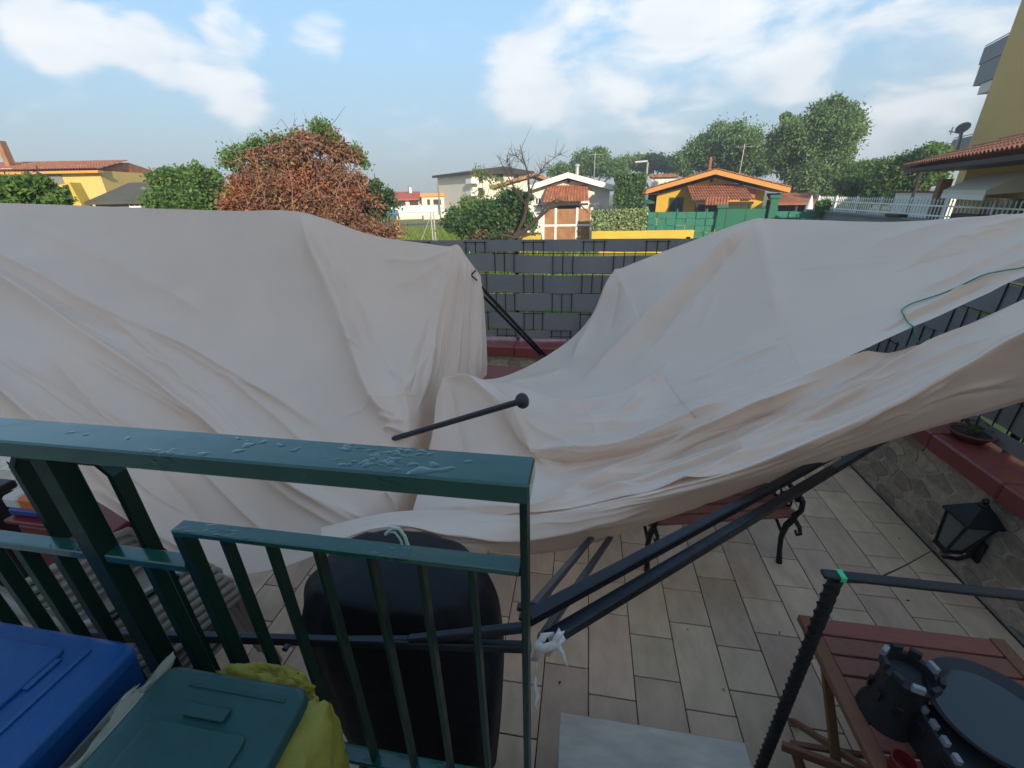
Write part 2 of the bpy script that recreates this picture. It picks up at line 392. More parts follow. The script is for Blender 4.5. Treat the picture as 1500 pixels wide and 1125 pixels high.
# ---- platform the camera stands on, the house behind it, steps
solo('platform', MB().box(-6, -.08, -1.1, .60, -.29, .95).box(-.08, .66, -1.1, .40, -.288, .948).box(.66, 3.0, -1.1, .60, -.287, .949), material('platform_tile', (.45, .39, .31), .5, var=.3, scale=6, bump=.1), kind='structure')
st = thing('marble_step', 'pale grey veined marble step block below the end of the green railing', 'step', (.35, .9, 0))
a = P(820, 1039, Z=.34); b = P(1097, 1090, Z=.34)
part('tread', MB().box(a[0], b[0] - .01, .62, (a[1] + b[1]) / 2, .30, .34, bev=.006), M['marble'], st)
part('riser', MB().box(a[0] + .02, b[0] - .03, .62, (a[1] + b[1]) / 2 - .03, -.01, .299), M['marble'], st)
part('tread', MB().box(a[0] + .001, b[0] - .011, .402, .77, .62, .66, bev=.006), M['marble'], st)
part('riser', MB().box(a[0] + .021, b[0] - .031, .402, .74, .341, .619), M['marble'], st)
hs = thing('house', 'unseen cream rendered house with brown door behind the railed platform', 'house', (0, -11.2, GZ))  # out of view; set back and sized for the shade and bounce light on the terrace
part('wall', MB().box(-20, 24, -15, -11.0, GZ, 9.4), M['wall_cream'], hs)
part('door', MB().box(-.5, .5, -11.04, -10.96, .95, 3.1), material('door_brown', (.12, .06, .03), .4), hs)

# ---- privacy fences on the walls
def privacy_fence(name, label, w0, w1, to3, seed):
    """rods every 0.115 m; dark strips woven over three rods and under three. to3(u, o, z), o towards the terrace"""
    rg = np.random.default_rng(seed)
    root = thing(name, label, 'fence', to3((w0 + w1) / 2, 0, CZ1), 'dark privacy fences on the terrace walls')
    step = .115; n = int((w1 - w0) / step)
    for i in range(n + 1):
        u = w0 + i * step
        part('rod', MB().tube([to3(u, 0, CZ1 + .02), to3(u, 0, 2.0)], .0045, 5), M['rod'], root)
    for z in (.855, 1.145, 1.40, 1.635, 1.86, 1.985):
        part('cross_rod', MB().tube([to3(w0, -.008, z), to3(w1, -.008, z)], .004, 5), M['rod'], root)
    for u in np.arange(w0 + .6, w1, 1.9):
        part('post', MB().bar(to3(u, -.03, CZ1 - .002), to3(u, -.03, 2.03), .04, .04), M['rod'], root)
    rows = [(1.878, 2.014), (1.648, 1.850), (1.405, 1.622), (1.178, 1.396), (.950, 1.162), (.832, .926)]
    for r, (z0, z1) in enumerate(rows):
        m = n * 6; us = np.linspace(w0, w1, m + 1); ph = (us - w0) / step + (3 if r % 2 else 0) + .5
        wv = np.tanh(np.sin(2 * math.pi * ph / 6) * 2.4) * .010
        sag = np.interp(us, np.arange(w0 - .7, w1 + 1.4, .69), rg.normal(0, .007, len(np.arange(w0 - .7, w1 + 1.4, .69))))
        cur = rg.normal(0, .010)
        G = []
        for j, t in enumerate(np.linspace(0, 1, 3)):
            G.append([to3(u, o, z0 + (z1 - z0) * t + s + (t - .5) * cur * math.sin(u * 2.1 + r)) for u, o, s in zip(us, wv, sag)])
        sm_ = MB().grid(np.array(G)); sm_.smooth = False; o = part('strip', sm_, M['strip'], root)
        so = o.modifiers.new('thickness', 'SOLIDIFY'); so.thickness = .0015
    return root
privacy_fence('privacy_fence', 'dark grey woven strip fence on the back wall between the two canopy halves', -5.2, 2.85, lambda u, o, z: np.array((u, 5.12 - o, z)), 1)
privacy_fence('privacy_fence', 'dark grey woven strip fence on the right wall behind the torn canopy slit', .5, 5.0, lambda u, o, z: np.array((2.90 - o, u, z)), 2)

# ================================================================== COLLAPSED GAZEBO
def crom(p, t):
    """Catmull-Rom through p (n, k) at parameters t in 0..n-1"""
    n = len(p); i = np.clip(np.floor(t).astype(int), 0, n - 2); f = (t - i)[:, None]
    g = lambda k: p[np.clip(k, 0, n - 1)]
    p0, p1, p2, p3 = g(i - 1), g(i), g(i + 1), g(i + 2)
    return .5 * (2 * p1 + (p2 - p0) * f + (2 * p0 - 5 * p1 + 4 * p2 - p3) * f ** 2 + (3 * p1 - p0 - 3 * p2 + p3) * f ** 3)
def vray(xy):
    c = np.stack([(xy[..., 0] - CX) / F, -(xy[..., 1] - CY) / F, -np.ones(xy.shape[:-1])], -1)
    return c @ ROT.T
def smooth_noise(shape, cells, rg):
    g = rg.normal(0, 1, (cells[0] + 4, cells[1] + 4))
    a = crom(g, np.linspace(1, cells[0] + 1, shape[0])); return crom(a.T.copy(), np.linspace(1, cells[1] + 1, shape[1])).T
LAT = RNG.normal(0, 1, (64, 64))
def lattice(x, y):
    i = np.floor(x).astype(int); j = np.floor(y).astype(int); f = x - i; g = y - j; f = f * f * (3 - 2 * f); g = g * g * (3 - 2 * g)
    q = lambda a, b: LAT[(i + a) % 64, (j + b) % 64]
    return (q(0, 0) * (1 - f) + q(1, 0) * f) * (1 - g) + (q(0, 1) * (1 - f) + q(1, 1) * f) * g
def sheet(cols, nu, nv, strokes, wrinkle=.004, top=None):
    """cloth: columns of (sight-line x, y, world Y) knots -> smooth sheet; folds raised along stroke lines.
    stroke: (points, height m, width px one side, width px other side). top: a ready (nu, 3) knot row for the upper edge"""
    K = np.array([crom(np.array([c[k] for c in cols], float), np.linspace(0, len(cols) - 1, nu)) for k in range(len(cols[0]))])    # knot, u, 3
    if top is not None: K[0] = top(K[0])
    G = np.array([crom(K[:, j], np.linspace(0, len(K) - 1, nv)) for j in range(nu)]).transpose(1, 0, 2)
    xy = G[..., :2]; d = vray(xy); t = G[..., 2] / d[..., 1]
    W = EYE + d * t[..., None]
    du = np.gradient(W, axis=1); dv = np.gradient(W, axis=0); nn = np.cross(du, dv); nn /= np.linalg.norm(nn, axis=-1, keepdims=True) + 1e-9
    nn *= np.where((nn * d).sum(-1) > 0, -1, 1)[..., None]
    nn = nn + nrm((0, -.8, .6)) * .5; nn /= np.linalg.norm(nn, axis=-1, keepdims=True)
    H = np.zeros(xy.shape[:2])
    for pts, amp, wa, wb in strokes:
        pts = crom(np.array(pts, float), np.linspace(0, len(pts) - 1, 8 * (len(pts) - 1) + 1)) if len(pts) > 2 else np.array(pts, float)
        lo, hi = pts.min(0) - 6 * max(wa, wb), pts.max(0) + 6 * max(wa, wb)
        I, Jx = np.nonzero(((xy > lo) & (xy < hi)).all(-1))
        if not len(I): continue
        q0 = xy[I, Jx]
        q0 = q0 + np.stack([lattice(q0[:, 0] / 38, q0[:, 1] / 38), lattice(q0[:, 0] / 38 + 20, q0[:, 1] / 38 + 9)], -1) * .9      # folds never run dead straight
        best = np.full(len(I), 1e9); sgn = np.zeros(len(I)); along = np.zeros(len(I))
        seg = np.linalg.norm(np.diff(pts, axis=0), axis=1); cum = np.concatenate([[0], np.cumsum(seg)])
        for k in range(len(pts) - 1):
            a, b = pts[k], pts[k + 1]; ab = b - a; l2 = (ab ** 2).sum() + 1e-9
            s = np.clip(((q0 - a) @ ab) / l2, 0, 1); q = q0 - a - s[:, None] * ab; dd = np.hypot(q[:, 0], q[:, 1])
            m = dd < best; best = np.where(m, dd, best); sgn = np.where(m, np.sign(ab[0] * q[:, 1] - ab[1] * q[:, 0]), sgn)
            along = np.where(m, (cum[k] + s * seg[k]) / cum[-1], along)
        w = np.where(sgn > 0, wa, wb) * (.55 + .45 * (1 - np.abs(2 * along - 1)))       # wa: the side lower in the picture when drawn left to right
        prof = np.exp(-(np.sqrt((best / w) ** 2 + .012) - .11) * 1.45)
        env = np.clip(np.minimum(along, 1 - along) * 5 + .10, 0, 1); env = env * env * (3 - 2 * env)
        H[I, Jx] += AMP * amp * prof * env
    x, y = xy[..., 0], xy[..., 1]
    H += wrinkle * (lattice(x / 70, y / 55) + .5 * lattice(x / 31 + 7, y / 24 + 3) + .16 * lattice(x / 11, y / 9 + 5))
    return W + nn * H[..., None], xy, G
AMP = 1.4
def grid_object(name, W, mat, parent):
    n, m = W.shape[:2]; me = bpy.data.meshes.new(name); v = (W.reshape(-1, 3) - root_loc(parent)).astype(np.float32)
    i, j = np.meshgrid(np.arange(n - 1), np.arange(m - 1), indexing='ij'); b = (i * m + j).ravel()
    f = np.stack([b, b + 1, b + m + 1, b + m], 1).astype(np.int32)
    me.vertices.add(len(v)); me.vertices.foreach_set('co', v.ravel()); me.loops.add(f.size); me.loops.foreach_set('vertex_index', f.ravel())
    me.polygons.add(len(f)); me.polygons.foreach_set('loop_start', np.arange(0, f.size, 4, dtype=np.int32)); me.update(calc_edges=True)
    me.polygons.foreach_set('use_smooth', np.ones(len(f), bool)); me.materials.append(mat)
    o = bpy.data.objects.new(name, me); COL.objects.link(o); o.parent = parent; return o
gz = thing('collapsed_gazebo', 'collapsed garden gazebo with slack beige canopy sheets and bent dark poles', 'gazebo', (-.1, 2.2, 0))
def tuck(cols, dy, dY): return [[(c[0][0], c[0][1] + dy, c[0][2] + dY)] + c for c in cols]
def canopy(cols, nu, nv, strokes, hem=None, post=None, **kw):
    W, xy, G = sheet(cols, nu, nv, strokes, **kw)
    if post: W = post(W, xy)
    o = grid_object('canopy_panel', W, M['fabric'], gz)
    if hem:                                    # stitched hem: a narrow doubled band along the lower edge
        n = nrm((0, -.7, .7)) * .004; grid_object('hem', W[-hem:] + n, M['fabric'], o)
    return o, W, xy, G
left_cols = [
 [(-420, 282, 2.6), (-420, 400, 1.9), (-420, 520, 1.4), (-430, 640, 1.1)],
 [(-170, 291, 2.8), (-160, 420, 2.0), (-150, 540, 1.5), (-120, 650, 1.2)],
 [(0, 297, 3.0), (10, 420, 2.2), (30, 560, 1.6), (62, 694, 1.25)],
 [(120, 301, 3.05), (140, 450, 2.35), (180, 620, 1.7), (195, 772, 1.32)],
 [(240, 306, 3.1), (260, 460, 2.5), (300, 650, 1.8), (300, 836, 1.34)],
 [(350, 309, 3.15), (385, 460, 2.6), (430, 650, 1.9), (400, 834, 1.4)],
 [(440, 311, 3.2), (500, 470, 2.68), (572, 622, 2.05), (520, 790, 1.55)],
 [(545, 344, 3.45), (578, 470, 3.0), (612, 600, 2.3), (590, 775, 1.75)],
 [(625, 357, 3.72), (640, 460, 3.4), (640, 570, 2.9), (625, 760, 2.1)],
 [(656, 361, 3.82), (672, 450, 3.58), (668, 545, 3.2), (645, 690, 2.5)],
 [(671, 359, 3.86), (688, 450, 3.68), (686, 540, 3.36), (660, 660, 2.8)],
 [(684, 377, 3.90), (698, 455, 3.78), (698, 540, 3.5), (680, 650, 3.1)],
 [(704, 404, 3.97), (710, 460, 3.9), (713, 548, 3.7), (700, 640, 3.4)]]
left_strokes = [
 ([(-200, 280), (0, 408), (100, 480), (210, 550), (317, 627), (420, 700), (540, 778)], .075, 26, 17),
 ([(-200, 290), (0, 374), (117, 437), (200, 476), (290, 517), (390, 575), (490, 640)], .030, 10, 24),
 ([(-100, 345), (0, 392), (120, 455), (215, 505)], -.022, 9, 10),
 ([(160, 463), (230, 520), (300, 580), (375, 650), (460, 730)], .030, 18, 12),
 ([(317, 540), (370, 580), (430, 632), (500, 700)], .022, 12, 10),
 ([(0, 322), (90, 352), (200, 402), (320, 470)], .020, 26, 20),
 ([(-120, 470), (0, 567), (60, 625), (140, 700), (230, 800)], .055, 16, 22),
 ([(70, 520), (150, 600), (230, 690), (310, 790)], -.030, 26, 26),
 ([(120, 712), (170, 745), (230, 785), (300, 822)], .030, 14, 8),
 ([(240, 640), (320, 710), (400, 790)], .020, 12, 9),
 ([(330, 640), (420, 722), (500, 775)], .020, 10, 10),
 ([(440, 712), (490, 738), (540, 765)], .016, 7, 8),
 # the hip with its pole pocket
 ([(440, 311), (466, 385), (492, 450), (524, 530), (552, 590), (582, 636)], .085, 22, 26),
 ([(452, 325), (486, 402), (518, 470), (540, 520)], -.018, 7, 7),
 ([(500, 478), (512, 498), (526, 520)], .018, 5, 5), ([(505, 500), (520, 515), (532, 516)], .014, 4, 4),
 ([(545, 585), (560, 606), (580, 612)], .020, 5, 5), ([(555, 612), (572, 620), (592, 618)], .022, 5, 6), ([(560, 628), (580, 632), (602, 640)], .026, 6, 5),
 ([(470, 330), (520, 420), (560, 520)], -.022, 22, 22),
 # hanging pleats at the right end
 ([(668, 362), (655, 410), (644, 453), (632, 520), (618, 590)], .030, 10, 12),
 ([(676, 370), (667, 420), (660, 480), (652, 560)], -.030, 8, 8),
 ([(682, 375), (676, 440), (672, 500), (668, 560)], .026, 7, 7),
 ([(694, 395), (692, 450), (690, 560)], -.026, 6, 6),
 ([(703, 410), (702, 470), (704, 560)], .022, 5, 5),
 ([(664, 364), (640, 378), (607, 386), (560, 380)], .022, 14, 10), ([(655, 380), (610, 410), (570, 420)], .018, 16, 16),
 ([(650, 400), (620, 480), (590, 560)], .014, 16, 16), ([(640, 500), (600, 560), (575, 600)], .016, 9, 12),
 ([(500, 612), (553, 592), (615, 577)], .007, 3, 3), ([(570, 540), (590, 575), (600, 620)], .016, 8, 8),
 ([(560, 715), (575, 735), (580, 755)], .02, 7, 7)]
def creases(n, a0, a1, b0, b1, seed, sag=0.):
    """long thin tension creases between two edges (in sight-line coordinates)"""
    rg = np.random.default_rng(seed); out = []
    for _ in range(n):
        t = rg.random(); p = np.array(a0) + (np.array(a1) - a0) * t; q = np.array(b0) + (np.array(b1) - b0) * np.clip(t + rg.normal(0, .06), 0, 1)
        u0 = rg.uniform(0, .55); u1 = u0 + rg.uniform(.25, .45); pts = [p + (q - p) * u + np.array((0, sag * 4 * u * (1 - u))) + rg.normal(0, 1.5, 2) for u in np.linspace(u0, min(1, u1), 5)]
        out.append((pts, rg.choice([1, 1, -1]) * rg.uniform(.004, .010), rg.uniform(2.5, 5), rg.uniform(2.5, 5)))
    return out
left_strokes += creases(16, (-60, 330), (-60, 560), (560, 660), (330, 840), 3) + creases(8, (640, 365), (700, 400), (575, 620), (700, 640), 4) + creases(5, (440, 315), (470, 330), (560, 600), (600, 600), 5)
LP, LW, LXY, LG = canopy(left_cols, 520, 300, left_strokes, hem=6, wrinkle=.0020)
# front sheet on the right, from the small peak to the hem
front_cols = [
 [(650, 553, 2.47), (640, 600, 2.30), (630, 660, 2.05), (600, 764, 1.66)],
 [(690, 565, 2.43), (690, 622, 2.25), (688, 685, 2.0), (690, 758, 1.64)],
 [(738, 603, 2.3), (752, 648, 2.18), (765, 695, 1.95), (775, 757, 1.60)],
 [(800, 664, 2.06), (815, 690, 2.0), (835, 708, 1.9), (850, 747, 1.65)],
 [(915, 655, 2.11), (925, 678, 2.04), (940, 692, 1.95), (962, 722, 1.75)],
 [(1040, 608, 2.2), (1050, 634, 2.12), (1060, 657, 2.05), (1082, 690, 1.8)],
 [(1180, 552, 2.27), (1185, 580, 2.2), (1190, 607, 2.1), (1205, 640, 1.9)],
 [(1270, 515, 2.36), (1280, 538, 2.3), (1300, 563, 2.15), (1322, 588, 1.95)],
 [(1350, 512, 2.45), (1362, 517, 2.3), (1385, 527, 2.15), (1412, 540, 1.97)],
 [(1500, 438, 2.3), (1500, 452, 2.22), (1500, 470, 2.12), (1500, 490, 2.0)],
 [(1720, 330, 2.1), (1720, 350, 2.05), (1720, 370, 2.0), (1720, 395, 1.9)]]
front_strokes = [
 ([(649, 553), (642, 590), (636, 640), (622, 710)], .035, 8, 9),
 ([(660, 565), (668, 620), (690, 690)], -.015, 10, 10),
 ([(640, 740), (781, 751), (860, 712), (917, 681), (1000, 642), (1100, 597), (1210, 552)], .050, 12, 18),
 ([(785, 755), (870, 732), (953, 703), (1050, 668), (1100, 648), (1250, 575), (1320, 535), (1500, 452)], .045, 10, 15),
 ([(777, 758), (870, 748), (964, 728), (1050, 690), (1150, 640), (1249, 586), (1380, 530), (1500, 476)], .040, 8, 12),
 ([(900, 722), (1000, 690), (1100, 657)], -.030, 7, 7), ([(820, 728), (917, 700), (1050, 640), (1180, 580)], -.03, 9, 9),
 ([(1100, 660), (1200, 615), (1300, 560), (1420, 500)], -.022, 6, 6),
 ([(820, 690), (950, 662), (1060, 622)], -.020, 10, 10),
 ([(1085, 655), (1088, 664), (1090, 672)], .008, 3, 3),
 ([(700, 700), (730, 680), (770, 664)], .008, 4, 4)]
# belly sheet: from the tall right peak down to the lip over the front sheet
belly_cols = [
 [(650, 553, 2.47), (690, 565, 2.43), (735, 600, 2.30), (777, 661, 2.06)],
 [(722, 556, 3.2), (757, 580, 2.8), (790, 612, 2.42), (812, 665, 2.06)],
 [(800, 522, 4.0), (818, 568, 3.1), (838, 610, 2.52), (862, 666, 2.07)],
 [(866, 468, 4.35), (884, 535, 3.35), (905, 598, 2.6), (932, 652, 2.12)],
 [(896, 401, 4.42), (940, 495, 3.45), (972, 568, 2.7), (1012, 622, 2.18)],
 [(914, 391, 4.40), (957, 487, 3.45), (990, 560, 2.7), (1030, 614, 2.19)],
 [(985, 364, 4.25), (1030, 445, 3.45), (1062, 528, 2.75), (1097, 588, 2.22)],
 [(1084, 329, 3.97), (1112, 416, 3.28), (1136, 492, 2.73), (1166, 560, 2.26)],
 [(1106, 321, 3.9), (1130, 410, 3.25), (1152, 485, 2.72), (1182, 552, 2.27)],
 [(1126, 321, 3.87), (1148, 406, 3.24), (1170, 478, 2.72), (1198, 545, 2.28)],
 [(1205, 323, 3.7), (1220, 390, 3.15), (1240, 455, 2.72), (1264, 515, 2.33)],
 [(1310, 325, 3.4), (1325, 378, 3.0), (1340, 428, 2.68), (1360, 472, 2.38)],
 [(1410, 321, 3.15), (1420, 355, 2.9), (1430, 395, 2.65), (1440, 436, 2.4)],
 [(1510, 311, 2.95), (1510, 340, 2.78), (1510, 370, 2.6), (1510, 401, 2.4)],
 [(1720, 280, 2.6), (1720, 300, 2.5), (1720, 320, 2.4), (1720, 335, 2.25)]]
belly_strokes = [
 ([(1106, 321), (1060, 365), (1010, 415), (955, 465), (905, 520), (850, 562)], .075, 24, 26),
 ([(1092, 345), (1045, 400), (985, 462), (930, 520)], -.040, 14, 14),
 ([(1075, 352), (1062, 380), (1050, 402)], .022, 7, 7),
 ([(897, 401), (885, 440), (862, 490), (835, 530)], .040, 12, 10), ([(905, 410), (900, 450), (890, 490)], -.02, 8, 8),
 ([(650, 553), (715, 575), (750, 612), (777, 661)], .045, 10, 10),
 ([(726, 590), (765, 618), (807, 646), (850, 662)], .030, 7, 10),
 ([(700, 562), (760, 578), (810, 592), (854, 595), (930, 577), (985, 535)], .045, 14, 12),
 ([(760, 612), (830, 620), (900, 610), (960, 575)], .028, 10, 10), ([(770, 598), (830, 606), (890, 598)], -.022, 8, 8),
 ([(790, 632), (850, 638), (930, 622), (1010, 585)], -.024, 10, 10),
 ([(770, 655), (800, 663), (843, 665), (890, 660), (940, 647), (1010, 620), (1080, 592)], .045, 5, 18), ([(785, 672), (843, 677), (925, 663), (1010, 632)], -.040, 14, 7), ([(1060, 600), (1180, 550), (1262, 514), (1400, 455), (1500, 406)], .010, 12, 10),
 ([(983, 530), (950, 570), (917, 600), (880, 640)], .014, 9, 9), ([(852, 590), (868, 618), (880, 650)], .006, 3, 3),
 ([(1153, 396), (1240, 388), (1320, 380)], .004, 4, 4),
 ([(1263, 364), (1320, 350), (1373, 336), (1500, 318)], .030, 16, 10),
 ([(1330, 392), (1380, 365), (1440, 343), (1540, 320)], .030, 16, 9),
 ([(1340, 430), (1391, 414), (1450, 385), (1540, 345)], .030, 12, 8),
 ([(1300, 480), (1380, 440), (1450, 408), (1540, 370)], .026, 8, 8), ([(1280, 492), (1360, 455), (1450, 415)], -.018, 5, 5),
 ([(1106, 321), (1125, 380), (1135, 460)], .020, 40, 40), ([(830, 540), (800, 556), (740, 566)], .03, 9, 9)]
right_strokes = front_strokes + belly_strokes + creases(22, (700, 690), (760, 770), (1560, 360), (1560, 480), 6, 40) + creases(12, (740, 565), (790, 650), (1250, 400), (1300, 500), 7, 45) + creases(7, (1105, 321), (1106, 322), (820, 540), (1000, 600), 8) + creases(6, (1240, 380), (1300, 480), (1560, 310), (1560, 380), 9)
BP, BW, BXY, BG = canopy(belly_cols, 470, 230, right_strokes, wrinkle=.0020)
# the front sheet hangs on from the belly's left and lower edge as far as the slit, then has an edge of its own
edge = np.concatenate([BG[:, 0], BG[-1, 1:]]); edge = edge[edge[:, 0] < 1262]; edge = edge[np.argsort(edge[:, 0])]
edge = np.concatenate([edge, np.array([(1270, 515, 2.36), (1300, 519, 2.40), (1350, 510, 2.42), (1420, 478, 2.36), (1500, 438, 2.3), (1600, 388, 2.2), (1720, 330, 2.1)])])
def front_top(row): return np.stack([row[:, 0], np.interp(row[:, 0], edge[:, 0], edge[:, 1]), np.interp(row[:, 0], edge[:, 0], edge[:, 2])], -1)
BE = np.concatenate([BW[:, 0], BW[-1, 1:]]); BX = np.concatenate([BXY[:, 0, 0], BXY[-1, 1:, 0]]); _o = np.argsort(BX); BE, BX = BE[_o], BX[_o]
def sew(W, xy):
    """bring the front sheet's upper edge exactly onto the belly's edge"""
    x = xy[0, :, 0]; tgt = np.stack([np.interp(x, BX, BE[:, k]) for k in range(3)], -1); w = np.clip((1268 - x) / 25, 0, 1)
    fall = np.exp(-np.arange(len(W)) / 9.)[:, None, None]; return W + (tgt - W[0])[None] * w[None, :, None] * fall
FP, FW, FXY, FG = canopy(front_cols, 470, 130, right_strokes, wrinkle=.0020, top=front_top, post=sew)
# valance below the front sheet
val_cols = [
 [(470, 782, 1.42), (468, 792, 1.36), (462, 806, 1.32)],
 [(575, 760, 1.50), (572, 765, 1.42), (568, 772, 1.38)],
 [(690, 757, 1.58), (690, 778, 1.46), (692, 802, 1.42)],
 [(775, 756, 1.58), (775, 780, 1.54), (775, 812, 1.62)],
 [(850, 746, 1.63), (850, 770, 1.62), (850, 801, 1.72)],
 [(962, 721, 1.73), (962, 740, 1.76), (962, 764, 1.88)],
 [(1082, 689, 1.78), (1082, 704, 1.88), (1082, 722, 2.02)],
 [(1205, 639, 1.88), (1205, 655, 2.0), (1205, 678, 2.2)],
 [(1322, 587, 1.93), (1322, 612, 2.08), (1322, 640, 2.3)],
 [(1412, 539, 1.95), (1412, 575, 2.1), (1412, 614, 2.35)],
 [(1500, 489, 1.98), (1500, 535, 2.15), (1500, 588, 2.4)],
 [(1720, 394, 1.88), (1720, 450, 2.05), (1720, 510, 2.3)]]
val_strokes = creases(14, (560, 775), (580, 800), (1540, 480), (1540, 570), 10, 60) + [
 ([(560, 766), (665, 785), (761, 784), (850, 768), (960, 742)], .030, 6, 12),
 ([(1240, 640), (1350, 590), (1500, 548)], .014, 5, 7), ([(1300, 615), (1400, 585), (1500, 565)], -.012, 5, 5),
 ([(1150, 672), (1240, 628), (1340, 575), (1420, 533)], .014, 4, 6), ([(1310, 612), (1350, 580), (1390, 560)], .01, 4, 4)]
canopy(tuck(val_cols, -10, .10), 400, 70, val_strokes, hem=5, wrinkle=.0018)

def pole(pa, pb, w, h=None, mat='pole', name='frame_pole'):
    return part(name, MB().bar(pa, pb, w, h or w, bev=.004), M[mat], gz)
J = P(786, 940, Y=.82)
pole(P(800, 938, Y=.83), P(1300, 640, Y=2.75), .040); pole(P(772, 906, Y=.84), P(1250, 650, Y=2.55), .038)
pole(P(782, 888, Y=.90), P(868, 786, Y=1.75), .026, mat='pole_grey'); pole(P(792, 936, Y=.88), P(895, 786, Y=1.80), .026, mat='pole_grey')
pole(P(778, 948, Y=.80), P(130, 928, Y=.735), .024, .030); pole(P(776, 918, Y=.81), P(600, 937, Y=.79), .024, .026); pole(P(600, 937, Y=.79), P(120, 936, Y=.76), .02, .02)
pole(P(150, 915, Y=.80), P(262, 842, Y=1.05), .02); pole(P(140, 910, Y=.82), P(252, 850, Y=1.1), .014)
for q, yy in (((765, 902), .80), ((772, 935), .80), ((762, 888), .82), ((420, 947), .735)):
    c = P(*q, Y=yy); part('joint_bolt', MB().lathe(c + np.array((0, -.012, 0)), [(.004, 0), (.009, .001), (.009, .016), (.004, .017)], 10, (0, 1, 0)), M['black'], gz)
pole(P(704, 420, Y=3.95), P(803, 526, Y=4.3), .030); pole(P(704, 430, Y=3.99), P(792, 520, Y=4.34), .026)
a = P(572, 644, Y=2.0); b = P(762, 588, Y=1.78)
part('ridge_pole', MB().tube([a, (a + b) / 2, b], .0155, 14), M['ball'], gz)
d = nrm(b - a); part('pole_end_cap', MB().lathe(b - d * .012, [(.018, 0), (.030, .004), (.037, .016), (.038, .026), (.034, .040), (.022, .048), (.004, .050)], 20, d), M['ball'], gz)
# black clip on the canopy corner
c = [P(697, 396, Y=3.90), P(690, 403, Y=3.88), P(699, 411, Y=3.88)]
part('corner_clip', MB().tube([c[0], c[1]], .008, 6).tube([c[1], c[2]], .008, 6), M['black'], gz)
# white tie strap at the joint
def band(pts, w, mat, parent, nm):
    """ribbon through 3-D points, w wide across the first listed side vector"""
    pts = [np.array(p, float) for p in pts]; v = []; n = len(pts)
    for i, p in enumerate(pts):
        t = nrm(pts[min(i + 1, n - 1)] - pts[max(i - 1, 0)]); sd = nrm(np.cross(t, ROT @ np.array((0, 0, 1.)) + np.array((.2 * math.sin(i), 0, .2 * math.cos(i)))))
        ww = w(i / (n - 1)) if callable(w) else w
        v += [p + sd * ww / 2, p - sd * ww / 2]
    m = MB().add(v, [(2 * i, 2 * i + 1, 2 * i + 3, 2 * i + 2) for i in range(n - 1)]); m.smooth = True
    o = part(nm, m, mat, parent); so = o.modifiers.new('thickness', 'SOLIDIFY'); so.thickness = .0015; return o
band([P(783, 968, Y=.785), P(790, 945, Y=.775), P(797, 930, Y=.775), P(806, 928, Y=.785), P(812, 945, Y=.80), P(800, 958, Y=.80)], .022, M['strap'], gz, 'tie_strap')
band([P(784, 942, Y=.77), P(796, 950, Y=.765), P(812, 944, Y=.77), P(823, 934, Y=.785), P(816, 925, Y=.80)], .026, M['strap'], gz, 'tie_strap')
band([P(806, 950, Y=.775), P(818, 930, Y=.775), P(825, 928, Y=.79)], .018, M['strap'], gz, 'tie_strap')
band([P(818, 946, Y=.79), P(824, 956, Y=.80), P(828, 968, Y=.80), P(831, 976, Y=.80)], lambda t: .014 * (1 - .6 * t), M['strap'], gz, 'tie_strap')
band([P(785, 988, Y=.79), P(783, 1004, Y=.79), P(787, 1020, Y=.79), P(783, 1032, Y=.79), P(788, 1044, Y=.79)], lambda t: .004 + .012 * math.sin(math.pi * min(1, t * 1.1)), M['strap'], gz, 'tie_strap')
band([P(786, 966, Y=.785), P(786, 978, Y=.788), P(785, 990, Y=.79)], .004, M['strap'], gz, 'tie_strap')

def on_sheet(W, xy, x, y, off):
    i = np.argmin((xy[..., 0] - x) ** 2 + (xy[..., 1] - y) ** 2); p = W.reshape(-1, 3)[i]; return p + nrm(EYE - p) * off
cord_px = [(1560, 372), (1500, 393), (1470, 402), (1440, 413), (1400, 428), (1360, 438), (1335, 445), (1321, 454), (1322, 464), (1332, 476), (1340, 486)]
pts = crom(np.array(cord_px, float), np.linspace(0, len(cord_px) - 1, 60))
cp = [on_sheet(BW, BXY, x, y, .022) for x, y in pts]
cp = [sum(cp[max(0, i - 2):i + 3]) / len(cp[max(0, i - 2):i + 3]) for i in range(len(cp))]
cp += [cp[-1] + np.array((.02, -.01, -.05)), cp[-1] + np.array((.06, .0, -.10)), cp[-1] + np.array((.12, .02, -.14))]
solo('tie_cord', MB().tube(cp, .0035, 6), M['cord'], 'thin dark green cord curling over the right canopy sheet beside the slit', 'cord')

# ================================================================== GREEN RAILING
rl = thing('green_railing', 'dark green painted steel railing with wide rain-wet handrail at lower left', 'railing', (-.9, .62, .95))
part('handrail', MB().box(-2.6, -.075, .581, .671, 2.007, 2.05, bev=.004), M['paint'], rl)
